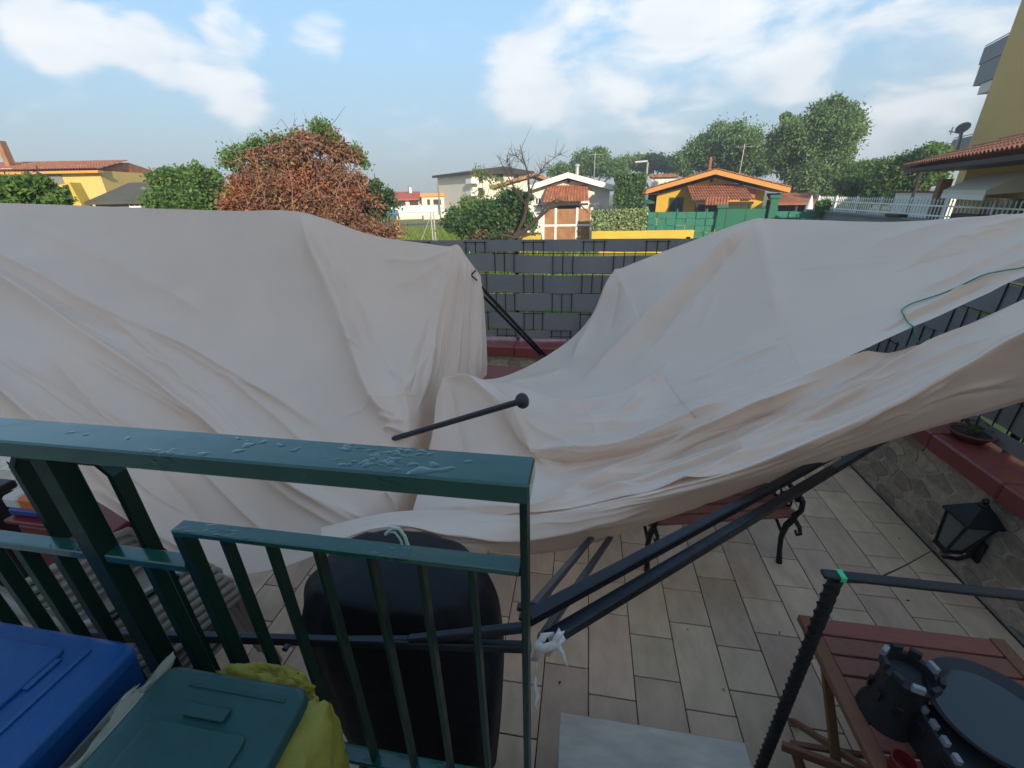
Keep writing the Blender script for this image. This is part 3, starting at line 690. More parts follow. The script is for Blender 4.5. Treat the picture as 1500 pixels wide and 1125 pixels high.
# rain drops and small puddles standing on the handrail
def drops(x0, x1, n, smin, smax, seed):
    rg = np.random.default_rng(seed); m = MB(); m.smooth = True
    for _ in range(n):
        cx, cy = rg.normal((x0 + x1) / 2, (x1 - x0) / 4), rg.uniform(.592, .660); r = rg.uniform(smin, smax) * (1 if rg.random() < .8 else 1.8); ec = rg.uniform(.45, 1.); an = rg.uniform(-.5, .5); k = 14
        wob = 1 + .25 * np.sin(np.arange(k) * 2 * math.pi / k * 2 + rg.uniform(0, 6)) + .18 * np.sin(np.arange(k) * 2 * math.pi / k * 3 + rg.uniform(0, 6))
        v = []
        for fr, h in ((1, 0), (.86, .55), (.55, .92)):
            for i in range(k):
                a = 2 * math.pi * i / k; px_, py_ = r * fr * wob[i] * math.cos(a), r * fr * wob[i] * math.sin(a) * ec
                v.append((cx + px_ * math.cos(an) - py_ * math.sin(an), min(.668, max(.584, cy + px_ * math.sin(an) + py_ * math.cos(an))), 2.0501 + h * min(.0014, r * .2)))
        v.append((cx, min(.668, max(.584, cy)), 2.0501 + min(.0014, r * .2)))
        m.add(v, [(q * k + i, q * k + (i + 1) % k, (q + 1) * k + (i + 1) % k, (q + 1) * k + i) for q in range(2) for i in range(k)] + [(2 * k + i, 2 * k + (i + 1) % k, 3 * k) for i in range(k)])
    return m
wm = MB(); wm.smooth = True
for a_ in ((-.52, -.18, 46, .003, .011, 1), (-.72, -.60, 9, .004, .012, 2), (-1.45, -1.25, 12, .002, .007, 3), (-1.1, -.9, 5, .002, .006, 4)):
    d_ = drops(*a_); wm.add(d_.v, d_.f)
tag(part('water_drops', wm, material('rain_water', (.004, .050, .050), .03, var=.02, spec=.5, coat=1.), rl), kind='stuff')
part('end_post', MB().box(-.096, -.082, .60, .645, .955, 2.006, bev=.002), M['paint_dry_shaded'], rl)
part('middle_rail', MB().box(-.90, -.097, .608, .646, 1.803, 1.82, bev=.003), M['paint'], rl)
px = [262, 325, 392, 462, 540, 614, 690]; py = [772, 781, 789, 797, 806, 815, 823]
bx = [P(a, b, Y=.622)[0] for a, b in zip(px, py)]
for i, x in enumerate(bx):
    w = .034 if i == 0 else .028
    part('baluster', MB().box(x - .006 if i else x - .013, x + .006 if i else x + .013, .627 - w / 2, .627 + w / 2, .975, 1.8025, bev=.002), M['paint_dry_shaded'], rl)
part('bottom_rail', MB().box(-2.6, -.097, .604, .65, .960, .9745, bev=.003), M['paint'], rl)
xp = -1.16
part('post', MB().box(xp - .025, xp + .025, .602, .650, .951, 2.0065, bev=.003), M['paint_dry_shaded'], rl)
part('cross_rail', MB().box(xp + .026, bx[0] - .0135, .607, .645, 1.688, 1.712, bev=.003), M['paint'], rl)
part('cross_rail', MB().box(-2.6, xp - .026, .607, .645, 1.688, 1.712, bev=.003), M['paint'], rl)
xa, xb = P(44, 690, Y=.69)[0], P(180, 694, Y=.69)[0]
U = [(xa, .680, 1.66), (xa, .680, 1.91), (xa + .03, .680, 1.945), (xb - .03, .680, 1.945), (xb, .680, 1.91), (xb, .680, .98)]
lp = MB()
def strip_loop(mb, pts, w, t):
    """flat bar bent in the XZ plane: w along Y, t in plane"""
    n = len(pts); v = []
    for i, p in enumerate(pts):
        p = np.array(p, float); tt = nrm(np.array(pts[min(i + 1, n - 1)], float) - np.array(pts[max(i - 1, 0)], float)); nn = np.array((-tt[2], 0, tt[0]))
        v += [p + nn * t / 2 + np.array((0, w / 2, 0)), p + nn * t / 2 - np.array((0, w / 2, 0)), p - nn * t / 2 - np.array((0, w / 2, 0)), p - nn * t / 2 + np.array((0, w / 2, 0))]
    mb.add(v, [(4 * i + k, 4 * i + (k + 1) % 4, 4 * i + 4 + (k + 1) % 4, 4 * i + 4 + k) for i in range(n - 1) for k in range(4)] + [(3, 2, 1, 0), tuple(4 * n - 4 + k for k in range(4))])
strip_loop(lp, U, .034, .016); part('loop', lp, M['paint_dry_shaded'], rl)
for x in (-1.30, -1.42, -1.54, -1.68, -1.82):
    part('baluster', MB().box(x - .013, x + .013, .61, .642, .975, 1.6875, bev=.002), M['paint_dry_shaded'], rl)
part('baluster', MB().box(-1.035, -1.010, .61, .642, .975, 1.6875, bev=.002), M['paint_dry_shaded'], rl)

# ---- black twisted stair rail on the right
ir = thing('iron_handrail', 'black twisted iron stair post with thin top bar and green tape', 'handrail', (.72, 1.0, 0))
tp = P(1224, 845, Y=1.0); xq, zt = float(tp[0]), float(tp[2])
tw = MB(); n = 150; v = []
for i in range(n + 1):
    z = .0 + (zt) * i / n; an = z * 2 * math.pi / .14; 
    for k in range(8):
        b8 = an + k * math.pi / 4; rr = .021 if k % 2 == 0 else .0155
        v.append((xq + rr * math.cos(b8), 1.0 + rr * math.sin(b8), z))
tw.add(v, [(i * 8 + k, i * 8 + (k + 1) % 8, i * 8 + 8 + (k + 1) % 8, i * 8 + 8 + k) for i in range(n) for k in range(8)]); tw.smooth = True
part('twisted_post', tw, M['iron'], ir)
part('top_bar', MB().bar((xq - .035, 1.0, zt + .006), (2.58, .985, zt + .01), .030, .014, bev=.003), M['iron'], ir)
part('tape', MB().bar((xq + .004, 1.0, zt + .006), (xq + .02, 1.0, zt + .006), .034, .018), M['tape'], ir)
part('wall_post', MB().bar((2.56, .985, -.01), (2.56, .985, zt + .002), .03, .03), M['iron'], ir)
part('wire', MB().tube([(xq + .02, .99, zt - .006), (xq + .07, 1.0, zt - .012), P(1290, 846, Y=1.02)], .0025, 5), M['black'], ir)

M['brown_leaf'] = material('dry_leaf', (.05, .03, .018), .8)
# ================================================================== THINGS ON THE TERRACE
# ---- wall lantern
ln = thing('wall_lantern', 'black carriage lantern with cloudy panes on the right stone wall', 'lantern', (2.52, 2.58, .10))
c0 = np.array((2.52, 2.60)); 
def ring4(r, z, lean=0): return [np.array((c0[0] + .82 * r * a + (z - .3) * .18, c0[1] + .82 * r * b, .16 + .86 * z)) for a, b in ((-1, -1), (1, -1), (1, 1), (-1, 1))]
def loft4(mb, rings):
    v = [p for r in rings for p in r]; k = len(rings)
    mb.add(v, [(4 * i + j, 4 * i + (j + 1) % 4, 4 * i + 4 + (j + 1) % 4, 4 * i + 4 + j) for i in range(k - 1) for j in range(4)] + [(3, 2, 1, 0), tuple(4 * k - 4 + j for j in range(4))]); return mb
part('glass_body', loft4(MB(), [ring4(.055, .155), ring4(.098, .42)]), M['glass_frost'], ln)
for j in range(4):
    part('frame_bar', MB().bar(ring4(.058, .15)[j], ring4(.102, .425)[j], .014, .014), M['iron'], ln)
part('base', loft4(MB(), [ring4(.03, .115), ring4(.065, .125), ring4(.065, .154)]), M['iron'], ln)
part('roof', loft4(MB(), [ring4(.125, .421), ring4(.128, .435), ring4(.085, .49), ring4(.05, .53), ring4(.035, .545)]), M['iron'], ln)
part('finial', MB().lathe((c0[0] + .045, c0[1], .63), [(.03, 0), (.03, .01), (.012, .02), (.02, .035), (.012, .05), (.003, .06)], 12), M['iron'], ln)
part('bracket', MB().tube([(2.66, 2.60, .40), (2.64, 2.60, .22), (2.58, 2.60, .18), (2.50, 2.60, .19), (2.49, 2.60, .25)], .014, 8), M['iron'], ln)
part('foot_stub', MB().lathe((2.49, 2.60, .215), [(.02, 0), (.026, .005), (.026, .05), (.018, .055)], 12), material('old_brass', (.20, .18, .14), .5, .4), ln)
part('wall_plate', MB().box(2.645, 2.665, 2.55, 2.65, .2, .36, bev=.004), M['iron'], ln)
solo('black_wire', MB().tube([P(1288, 846, Y=1.05), P(1325, 829, Y=1.7), P(1366, 806, Y=2.55), (2.56, 2.66, .12)], .0028, 5), M['black'], 'thin black wire running from the stair rail towards the lantern', 'wire')

# ---- flower bowl on the wall cap
pt = P(1420, 640, Z=CZ1); pc = np.array((2.80, float(pt[1]) * 2.80 / float(pt[0]), CZ1)); pc[0] = 2.80
pw = thing('flower_bowl', 'shallow brown clay bowl with sparse yellow green plant on the red wall cap', 'flower pot', pc)
part('bowl', MB().lathe(pc, [(.075, 0), (.085, .004), (.125, .055), (.135, .06), (.135, .068), (.122, .068), (.11, .05), (.02, .045)], 24), M['terracotta_pot'], pw)
part('soil', MB().lathe(pc + np.array((0, 0, .046)), [(.112, 0), (.112, .006), (.02, .01)], 18), material('soil', (.03, .02, .014), .95, bump=.8), pw)
for i in range(26):
    a = random.uniform(0, 6.28); r = random.uniform(.01, .09); z = random.uniform(.06, .14); q = pc + np.array((r * math.cos(a), r * math.sin(a), z)); s = random.uniform(.018, .032)
    u = nrm(RNG.normal(size=3)); w = nrm(np.cross(u, RNG.normal(size=3)))
    part('leaf', MB().add([q - u * s, q + w * s * .4, q + u * s, q - w * s * .4], [(0, 1, 2, 3)]), M['leaf_pot'], pw)

# ---- cast iron bench under the canopy
bn = thing('park_bench', 'cast iron park bench with scrolled arm, half hidden under the canopy', 'bench', (1.05, 2.75, 0))
ax = nrm((.97, .22, 0)); bk = np.array((-ax[1], ax[0], 0))
fr = np.array((1.500, 2.585, 0))
def bench_end(o):
    mb = MB(); f = lambda d, z: o + bk * d + np.array((0, 0, z))
    mb.tube([f(.0, 0), f(.03, .10), f(.05, .20), f(.035, .32), f(.0, .40), f(-.01, .46)], [.022, .017, .018, .022, .022, .02], 8)
    mb.tube([f(-.01, .45), f(-.045, .52), f(-.035, .585), f(.0, .60), f(.03, .575), f(.012, .55), f(-.004, .565)], [.02, .017, .017, .018, .016, .013, .010], 8)
    mb.tube([f(0., .60), f(.12, .615), f(.30, .60), f(.42, .62)], .017, 8)
    mb.tube([f(.0, .41), f(.2, .395), f(.42, .40)], .018, 8)
    mb.tube([f(.58, 0), f(.50, .15), f(.44, .32), f(.43, .45), f(.47, .65), f(.53, .85)], [.022, .018, .02, .022, .018, .015], 8)
    for k in range(3):
        c = f(.10 + k * .11, .50); mb.tube([c + bk * .05 * math.cos(t) + np.array((0, 0, .05 * math.sin(t))) for t in np.linspace(0, 6.28, 12)], .008, 6)
    mb.tube([f(.04, .22), f(.15, .30), f(.30, .30), f(.46, .26)], .012, 6)
    mb.tube([f(-.01, .42), f(-.07, .40), f(-.095, .36), f(-.07, .33), f(-.045, .35)], [.016, .014, .012, .01, .008], 8)
    part('end_frame', mb, M['iron'], bn)
bench_end(fr); bench_end(fr - ax * .98)
for k in range(5):
    o = fr + bk * (.03 + k * .085) + np.array((0, 0, .43)); part('seat_slat', MB().bar(o - ax * 1.02, o + ax * .04, .068, .022), M['wood'], bn)
for k in range(3):
    o = fr + bk * (.465 + k * .03) + np.array((0, 0, .56 + k * .11)); part('back_slat', MB().bar(o - ax * 1.02, o + ax * .04, .020, .075), M['wood'], bn)
# brown table under the small canopy peak
tt = thing('brown_table', 'dark brown wooden table, its far edge showing behind the small canopy peak', 'table', (-.8, 3.75, 0))
e = P(700, 554, Y=3.60)
part('tabletop', MB().box(-1.25, -.52, 3.55, 3.95, e[2] - .035, e[2] - .002, bev=.006), M['wood'], tt)
for x in (-1.2, -.58):
    for y in (3.6, 3.9): part('leg', MB().box(x - .03, x + .03, y - .03, y + .03, 0, e[2] - .036), M['wood_y'], tt)

# ---- slatted wooden table at lower right
tz = .70
tb = thing('slatted_table', 'reddish brown slatted folding table at the lower right by the stair rail', 'table', (1.4, 1.2, 0))
for k in range(6):
    y1 = 1.545 - k * .088; part('slat', MB().box(1.105, 1.80, y1 - .078, y1, tz - .020, tz, bev=.003), M['wood'], tb)
part('side_rail', MB().box(1.045, 1.102, .86, 1.55, tz - .030, tz + .004, bev=.004), M['wood_y'], tb)
part('side_rail', MB().box(1.803, 1.86, .86, 1.55, tz - .030, tz + .004, bev=.004), M['wood_y'], tb)
part('front_rail', MB().box(1.106, 1.799, .86, 1.015, tz - .022, tz - .001, bev=.004), M['wood'], tb)
for x in (1.13, 1.77):
    part('leg', MB().bar((x, .90, 0), (x, 1.50, tz - .031), .035, .022, up=(0, 1, 0)), M['wood_y'], tb)
    part('leg', MB().bar((x + .03, 1.50, 0), (x + .03, .90, tz - .031), .035, .022, up=(0, 1, 0)), M['wood_y'], tb)
part('stretcher', MB().bar((1.13, .96, .08), (1.80, .96, .08), .022, .035), M['wood'], tb)
# folded wooden stool lying below it
fs = thing('folding_stool', 'folded brown wooden stool with its legs poking out below the slatted table', 'stool', (1.0, 1.05, 0))
q0, q1 = P(1145, 1092, Z=.30), P(1300, 1150, Z=.34)
part('leg', MB().bar(q0, q1, .02, .045), M['wood'], fs)
part('leg', MB().bar(P(1158, 1089, Z=.315), P(1275, 1108, Z=.315), .02, .02), M['wood'], fs)
part('leg', MB().bar((q0[0] + .05, q0[1], .30), (q0[0] + .16, q0[1] - .16, 0), .02, .04), M['wood_y'], fs)
part('leg', MB().bar((q1[0] + .0, q1[1] + .02, .33), (q1[0] - .03, q1[1] + .13, 0), .02, .04), M['wood_y'], fs)

# ---- toy castle and wet tray on the table
cs = thing('toy_castle', 'dark grey toy castle tower with worn pale battlements on the slatted table', 'toy castle', (1.3, 1.15, tz))
tc0 = P(1338, 975, Z=.98); tx, ty = float(tc0[0]), float(tc0[1])
part('tower', MB().lathe((tx, ty, tz), [(.092, 0), (.089, .02), (.077, .06), (.071, .19), (.075, .225), (.085, .24), (.085, .25), (.068, .25), (.064, .215), (.01, .21)], 20), M['castle'], cs)
for k in range(9):
    a = 2 * math.pi * k / 9 + .2
    cdir = np.array((math.cos(a), math.sin(a), 0)); sdir = np.array((-math.sin(a), math.cos(a), 0))
    part('merlon', MB().bbox(np.array((tx, ty, tz + .264)) + cdir * .077, cdir * .008, sdir * .017, np.array((0, 0, .0135)), .002), M['castle_w'] if k % 3 == 0 else M['castle'], cs)
x0, x1, y0, y1 = tx + .02, tx + .52, ty - .46, ty - .04
part('keep', MB().box(x0, x1, y0, y1, tz + .001, tz + .155, bev=.006), M['castle'], cs)
for k in range(9):
    yy = y1 - .03 - k * .048; part('merlon', MB().box(x0 - .002, x0 + .014, yy - .013, yy + .013, tz + .156, tz + .178, bev=.002), M['castle_w'], cs)
for k in range(4):
    xx = x0 + .07 + k * .05; part('merlon', MB().box(xx - .013, xx + .013, y1 - .014, y1 + .002, tz + .156, tz + .178, bev=.002), M['castle_w'] if k % 2 else M['castle'], cs)
for k, (zz, yy) in enumerate(((.09, y0 + .10), (.09, y0 + .25), (.09, y0 + .36))):
    part('window', MB().box(x0 - .006, x0 - .001, yy - .018, yy + .018, tz + zz - .025, tz + zz + .028, bev=.002), M['black'], cs)
for a in (3.4, 4.2, 2.7):
    part('arrow_slit', MB().bbox(np.array((tx + .080 * math.cos(a), ty + .080 * math.sin(a), tz + .13)), np.array((math.cos(a), math.sin(a), 0)) * .006, np.array((-math.sin(a), math.cos(a), 0)) * .010, np.array((0, 0, .02)), .001), M['black'], cs)
pcn = P(1462, 1044, Z=tz + .22); pp = np.array((float(pcn[0]), float(pcn[1]), tz + .1785))
tr = thing('round_tray', 'round black tray holding rain water on top of the toy castle', 'tray', pp)
part('dish', MB().lathe(pp, [(.145, 0), (.155, .003), (.178, .030), (.186, .034), (.186, .040), (.176, .038), (.150, .014), (.01, .012)], 40), M['black'], tr)
part('water', MB().lathe(pp + np.array((0, 0, .0125)), [(.158, .0), (.158, .0045), (.01, .0046)], 40), M['pan'], tr)
part('handle', MB().bar(pp + np.array((.02, -.17, .045)), pp + np.array((-.06, -.36, .06)), .06, .02), M['black'], tr)
rc = P(1322, 1100, Z=tz + .08)
solo('red_beaker', MB().lathe((rc[0], rc[1] - .02, tz + .0045), [(.028, 0), (.032, .004), (.034, .055), (.036, .06), (.032, .06), (.029, .01)], 20), M['red'], 'small dark red plastic beaker in front of the toy castle', 'cup')

# ---- black cover behind the railing
bc = thing('covered_barbecue', 'bulky rounded object under a black cover standing behind the green balusters', 'barbecue cover', (-.62, 1.05, 0))
prof = [(0, .80), (.04, .84), (.3, .92), (.6, .99), (.85, 1.05), (1.02, 1.04), (1.13, .97), (1.20, .86), (1.245, .70), (1.27, .42), (1.28, .18), (1.282, .02)]
G = []
rg = np.random.default_rng(4)
for z, s in prof:
    row = []
    for k in range(49):
        a = 2 * math.pi * k / 48 + math.pi / 2 + .05; ca, sa = math.cos(a), math.sin(a); e = .8
        xx = math.copysign(abs(ca) ** e, ca) * .375 * s; yy = math.copysign(abs(sa) ** e, sa) * .21 * (.6 + .4 * s) * min(1., s / .6) ** .8
        fold = 1 + .03 * math.sin(7 * a + z * 2) * (1 - z / 1.6) + .02 * math.sin(13 * a - z * 3) + .012 * math.sin(23 * a + 5 * z)
        row.append((-.63 - .02 * z + xx * fold, 1.06 + .03 * z + yy * fold, z + .02 * math.sin(3 * a) * (z < .01)))
    row[48] = row[0]; G.append([(q[0], q[1], q[2] * .985) for q in row])
C2 = np.array(G); C3 = np.array([crom(C2[:, j], np.linspace(0, len(prof) - 1, 44)) for j in range(49)]).transpose(1, 0, 2)
C3[..., 2] = np.maximum(C3[..., 2], .004)
part('cover', MB().grid(C3), M['cover'], bc)
pe = [P(x, y, Y=1.02) for x, y in ((556, 800), (566, 782), (577, 773), (586, 774), (594, 785), (599, 800))]
part('piping', MB().tube([p + np.array((0, -.006, .004)) for p in pe[1:]], .006, 6), M['piping'], bc)
part('piping', MB().tube([p + np.array((-.016, -.008, -.012)) for p in pe[2:]], .004, 6), M['piping'], bc)

# ---- bins on the platform
PZ = .95
def lidded_bin(name, label, x0, x1, y0, y1, z1, mat, panel):
    r = thing(name, label, 'bin', ((x0 + x1) / 2, (y0 + y1) / 2, PZ), 'lidded waste bins')
    b = MB(); tz_ = z1 - .035
    v = []
    for z, s in ((PZ, .80), (PZ + .02, .82), (tz_, .95)):
        cx, cy, hx, hy = (x0 + x1) / 2, (y0 + y1) / 2, (x1 - x0) / 2 * s, (y1 - y0) / 2 * s
        v += [(cx - hx, cy - hy, z), (cx + hx, cy - hy, z), (cx + hx, cy + hy, z), (cx - hx, cy + hy, z)]
    b.add(v, [(4 * i + k, 4 * i + (k + 1) % 4, 4 * i + 4 + (k + 1) % 4, 4 * i + 4 + k) for i in range(2) for k in range(4)] + [(3, 2, 1, 0), (8, 9, 10, 11)])
    part('body', b, mat, r)
    lid = part('lid', rounded_slab(x0, x1, y0, y1, tz_ + .001, z1, .03), mat, r)
    part('lid_panel', rounded_slab(*panel, z1 + .0005, z1 + .009, .012), mat, lid)
    return r, lid
def rounded_slab(x0, x1, y0, y1, z0, z1, r):
    ring = []
    for cx, cy, a0 in ((x1 - r, y1 - r, 0), (x0 + r, y1 - r, 90), (x0 + r, y0 + r, 180), (x1 - r, y0 + r, 270)):
        for k in range(6):
            a = math.radians(a0 + 18 * k); ring.append((cx + r * math.cos(a), cy + r * math.sin(a)))
    n = len(ring); cx, cy = (x0 + x1) / 2, (y0 + y1) / 2; v = []; h = z1 - z0
    lev = [(0, z0), (0, z1 - h * .35), (h * .12, z1 - h * .1), (h * .35, z1)]
    for ins, z in lev:
        for x, y in ring:
            v.append((x - math.copysign(ins, x - cx), y - math.copysign(ins, y - cy), z))
    m = MB(); m.add(v, [(i * n + k, i * n + (k + 1) % n, (i + 1) * n + (k + 1) % n, (i + 1) * n + k) for i in range(len(lev) - 1) for k in range(n)] + [tuple(reversed(range(n))), tuple((len(lev) - 1) * n + k for k in range(n))]); m.smooth = True; return m
gb, gl = lidded_bin('waste_bin', 'green plastic bin with dark teal lid beside the yellow bag', -.93, -.562, .12, .512, 1.50, M['bin_green'], (-.86, -.63, .16, .40))
part('lid_groove', MB().bar((-.84, .476, 1.5012), (-.60, .476, 1.5012), .008, .003), M['bin_green'], gl)
part('lid_handle', MB().box(-.80, -.70, .415, .44, 1.5005, 1.512, bev=.004), M['bin_green'], gl)
bb, bl = lidded_bin('waste_bin', 'blue plastic bin with bright blue lid in the bottom left corner', -1.52, -1.035, .08, .535, 1.515, M['bin_blue'], (-1.46, -1.19, .12, .49))
part('lid_ridge', MB().bar((-1.135, .11, 1.517), (-1.135, .50, 1.517), .012, .006), M['bin_blue'], bl)
part('lid_latch', MB().box(-1.19, -1.175, .40, .47, 1.5155, 1.521, bev=.002), M['bin_blue'], bl)
def crumpled(pts, rad, seed, mat, name, label, cat, amp=.25):
    """bag skin: lofted rings along a line, pinched and creased"""
    rg = np.random.default_rng(seed); pts = crom(np.array(pts, float), np.linspace(0, len(pts) - 1, 36)); rad = crom(np.array(rad, float), np.linspace(0, len(rad) - 1, 36)); nz3 = smooth_noise((36, 41), (30, 36), rg); nz3[:, -1] = nz3[:, 0]
    nz_ = smooth_noise((36, 41), (9, 13), rg); nz2 = smooth_noise((36, 41), (18, 26), rg); nz_[:, -1] = nz_[:, 0]; nz2[:, -1] = nz2[:, 0]
    G = np.zeros((36, 41, 3))
    for i in range(36):
        for k in range(41):
            a = 2 * math.pi * (k % 40) / 40; s = 1 + amp * .45 * abs(nz_[i, k]) - amp * .45 * abs(nz2[i, k]) - amp * .2 * abs(nz3[i, k])
            G[i, k] = pts[i] + np.array((rad[i][0] * math.cos(a) * s, rad[i][1] * math.sin(a) * s, .008 * nz_[i, k]))
    o = solo(name, MB().grid(G), mat, label, cat); return o
crumpled([(-.545, .36, .96), (-.535, .37, 1.10), (-.532, .38, 1.26), (-.535, .39, 1.38), (-.552, .41, 1.458), (-.60, .40, 1.462)], [(.035, .10), (.045, .12), (.052, .13), (.050, .125), (.036, .11), (.008, .03)], 3, M['bag_y'], 'yellow_bag', 'crumpled yellow plastic bag bulging out beside the green bin', 'plastic bag', .22)
crumpled([(-.72, .528, 1.30), (-.72, .530, 1.40), (-.70, .533, 1.47), (-.68, .533, 1.49)], [(.12, .022), (.13, .026), (.11, .024), (.03, .008)], 5, M['bag_y'], 'yellow_bag', 'end of a yellow plastic bag squeezed between green bin and balusters', 'plastic bag', .22)
crumpled([(-.985, .30, 1.15), (-.985, .31, 1.30), (-.983, .33, 1.40), (-.980, .33, 1.45), (-.985, .33, 1.47)], [(.028, .16), (.036, .17), (.040, .18), (.030, .17), (.010, .10)], 6, M['bag_w'], 'clear_bag', 'crinkled clear plastic bag stuffed between the blue and green bins', 'plastic bag', .35)

# ---- stack of beige resin chairs, red tub and parcels on the far left
def resin_chair():
    r = thing('resin_chair', '', 'chair', (0, 0, 0))
    W_, D_ = .46, .42
    g = np.array([[(x, y, .42 - .05 * (y / D_ + .5) * .6 - .02 * math.cos(math.pi * x / W_)) for x in np.linspace(-W_ / 2, W_ / 2, 13)] for y in np.linspace(-D_ / 2, D_ / 2, 9)])
    o = part('seat', MB().grid(g), M['resin'], r); o.modifiers.new('t', 'SOLIDIFY').thickness = .008
    for k in range(7):
        x = -.18 + k * .06; part('back_slat', MB().tube([(x, .21, .38), (x * 1.05, .25, .58), (x * 1.1, .31, .82)], [.016, .018, .014], 6), M['resin'], r)
    part('back_top', MB().tube([(-.23, .27, .70), (-.22, .30, .80), (-.12, .325, .86), (0, .33, .88), (.12, .325, .86), (.22, .30, .80), (.23, .27, .70)], .019, 8), M['resin'], r)
    for s in (-1, 1):
        part('arm', MB().tube([(s * .23, .27, .70), (s * .27, .15, .66), (s * .28, -.05, .65), (s * .27, -.18, .63), (s * .25, -.21, .58), (s * .24, -.20, .40)], [.018, .02, .022, .022, .018, .016], 8), M['resin'], r)
        part('leg', MB().tube([(s * .235, -.20, .40), (s * .26, -.24, .0)], [.022, .017], 8), M['resin'], r)
        part('leg', MB().tube([(s * .215, .20, .38), (s * .245, .30, .0)], [.022, .017], 8), M['resin'], r)
    return r
ch = resin_chair(); base = np.array((-1.98, 1.20, 0))
for i in range(8):
    o = ch if i == 0 else copy_tree(ch)
    o.location = tuple(base + np.array((-.006 * i, -.014 * i, .048 * i))); o.rotation_euler = (0, 0, math.radians(168 + random.uniform(-2, 2)))
    o['group'] = 'stacked beige resin chairs'
    o['label'] = 'beige resin garden chair ' + ['at the bottom of the stack behind the railing', 'second from the bottom of the left stack', 'third from the bottom of the left stack', 'fourth from the bottom of the left stack', 'fourth from the top of the left stack', 'third from the top of the left stack', 'second from the top of the left stack', 'on top of the stack behind the railing'][i]
q = P(95, 778, Y=1.42)
tub = thing('red_tub', 'dark red plastic tub under the hem of the left canopy behind the chairs', 'tub', (q[0], 1.6, 0))
part('body', MB().box(q[0] - .36, q[0] + .34, 1.42, 1.80, 0, q[2] + .02, bev=.03), M['red'], tub)
part('rim', MB().box(q[0] - .38, q[0] + .36, 1.40, 1.82, q[2] + .0205, q[2] + .05, bev=.012), M['red'], tub)
bz = q[2] + .051
q2 = P(48, 745, Y=1.46)
pk = thing('printed_packet', 'orange white and blue printed packet lying on the red tub', 'packet', (q2[0], 1.54, bz))
part('orange_band', MB().box(q2[0] - .05, q2[0] + .17, 1.44, 1.60, bz + .051, bz + .13, bev=.012), M['orange'], pk)
part('blue_band', MB().box(q2[0] - .16, q2[0] + .175, 1.438, 1.602, bz, bz + .05, bev=.012), M['blue'], pk)
part('white_band', MB().box(q2[0] - .16, q2[0] - .051, 1.441, 1.599, bz + .0505, bz + .129, bev=.012), M['white'], pk)
q3 = P(-62, 735, Y=1.5)
bg_ = thing('black_crate', 'black plastic crate at the left edge behind the railing', 'crate', (q3[0], 1.5, 0))
part('body', MB().box(q3[0] - .5, q3[0] + .06, 1.3, 1.72, 0, q3[2] - .06, bev=.02), M['black'], bg_)
part('rim', MB().box(q3[0] - .52, q3[0] + .08, 1.28, 1.74, q3[2] - .0595, q3[2], bev=.012), M['black'], bg_)
for k, (p0, p1, p2) in enumerate((((2, 664), (20, 690), (44, 712)), ((24, 668), (34, 690), (46, 706)))):
    solo('hanging_cable', MB().tube([P(*p0, Y=1.5), P(*p1, Y=1.52), P(*p2, Y=1.55), P(p2[0] + 6, p2[1] + 14, Y=1.6)], .004, 5), M['black'], ['thin black cable hanging at the left edge under the handrail, outer one', 'thin black cable hanging at the left edge under the handrail, inner one'][k], 'cable')

# ---- scraps of dry leaf blown onto the tiles
for (x, y, lb) in ((1142, 927, 'tiny brown leaf scrap on the tiles left of the twisted post'), (1007, 922, 'tiny brown leaf scrap on the tiles between bench and marble step'), (1317, 789, 'tiny brown leaf scrap on the tiles by the stone wall above the stair rail'), (1330, 880, 'tiny brown leaf scrap on the tiles just behind the slatted table'), (820, 1000, 'tiny brown leaf scrap on the tiles beside the railing end post'), (1060, 1010, 'tiny brown leaf scrap on the tiles near the right corner of the step')):
    c = P(x, y, Z=.006); a = random.uniform(0, 6.28); u = np.array((math.cos(a), math.sin(a), .1)) * .013; w = np.array((-math.sin(a), math.cos(a), 0)) * .006
    solo('dry_leaf', MB().add([c - u, c - w * .8, c + u * .9, c + w + np.array((0, 0, .006))], [(0, 1, 2), (0, 2, 3)]), M['brown_leaf'], lb, 'leaf', 'leaf scraps on the tiles')

HAZE = .0026
# ================================================================== BEYOND THE FENCE
M['grass'] = material('meadow', (.115, .15, .022), .95, var=.5, scale=.35, bump=.8, bscale=3, col2=(.20, .17, .05))
M['blade'] = material('grass_blades', (.17, .24, .025), .8, island=.6, trans=.3)
M['road'] = material('asphalt', (.06, .058, .055), .9, scale=20, bump=.3)
M['yellow'] = material('yellow_render', (.66, .41, .045), .85, var=.12, scale=2, bump=.2, bscale=30)
M['yellow_wall'] = material('yellow_plaster', (.62, .42, .055), .9, var=.25, scale=1.4, bump=.3, bscale=20)
M['ochre'] = material('ochre_render', (.60, .35, .06), .9, var=.08, scale=.6, bump=.15, bscale=10)
M['straw'] = material('straw_render', (.62, .44, .14), .9, var=.12, scale=1)
M['cream'] = material('cream_facade', (.70, .64, .52), .9, var=.12, scale=1)
M['whitewall'] = material('white_facade', (.74, .71, .66), .85, var=.08, scale=1)
M['terra'] = material('terracotta_roof', (.42, .155, .07), .8, var=.4, scale=3, bump=.4, bscale=18, col2=(.20, .07, .035))
M['terra_red'] = material('red_roof', (.45, .085, .045), .8, var=.3, scale=3)
M['orange_trim'] = material('orange_trim', (.62, .28, .06), .7)
M['roof_grey'] = material('felt_roof', (.095, .088, .062), .9, var=.4, scale=1.2, bump=.3, bscale=8)
M['brown_dark'] = material('dark_brown', (.035, .022, .016), .7)
M['glass'] = material('window_glass', (.03, .04, .045), .12, spec=.7)
M['shutter'] = material('grey_shutter', (.22, .225, .23), .6)
M['rust'] = material('rusty_panel', (.36, .185, .08), .8, var=.35, scale=3, col2=(.22, .10, .045))
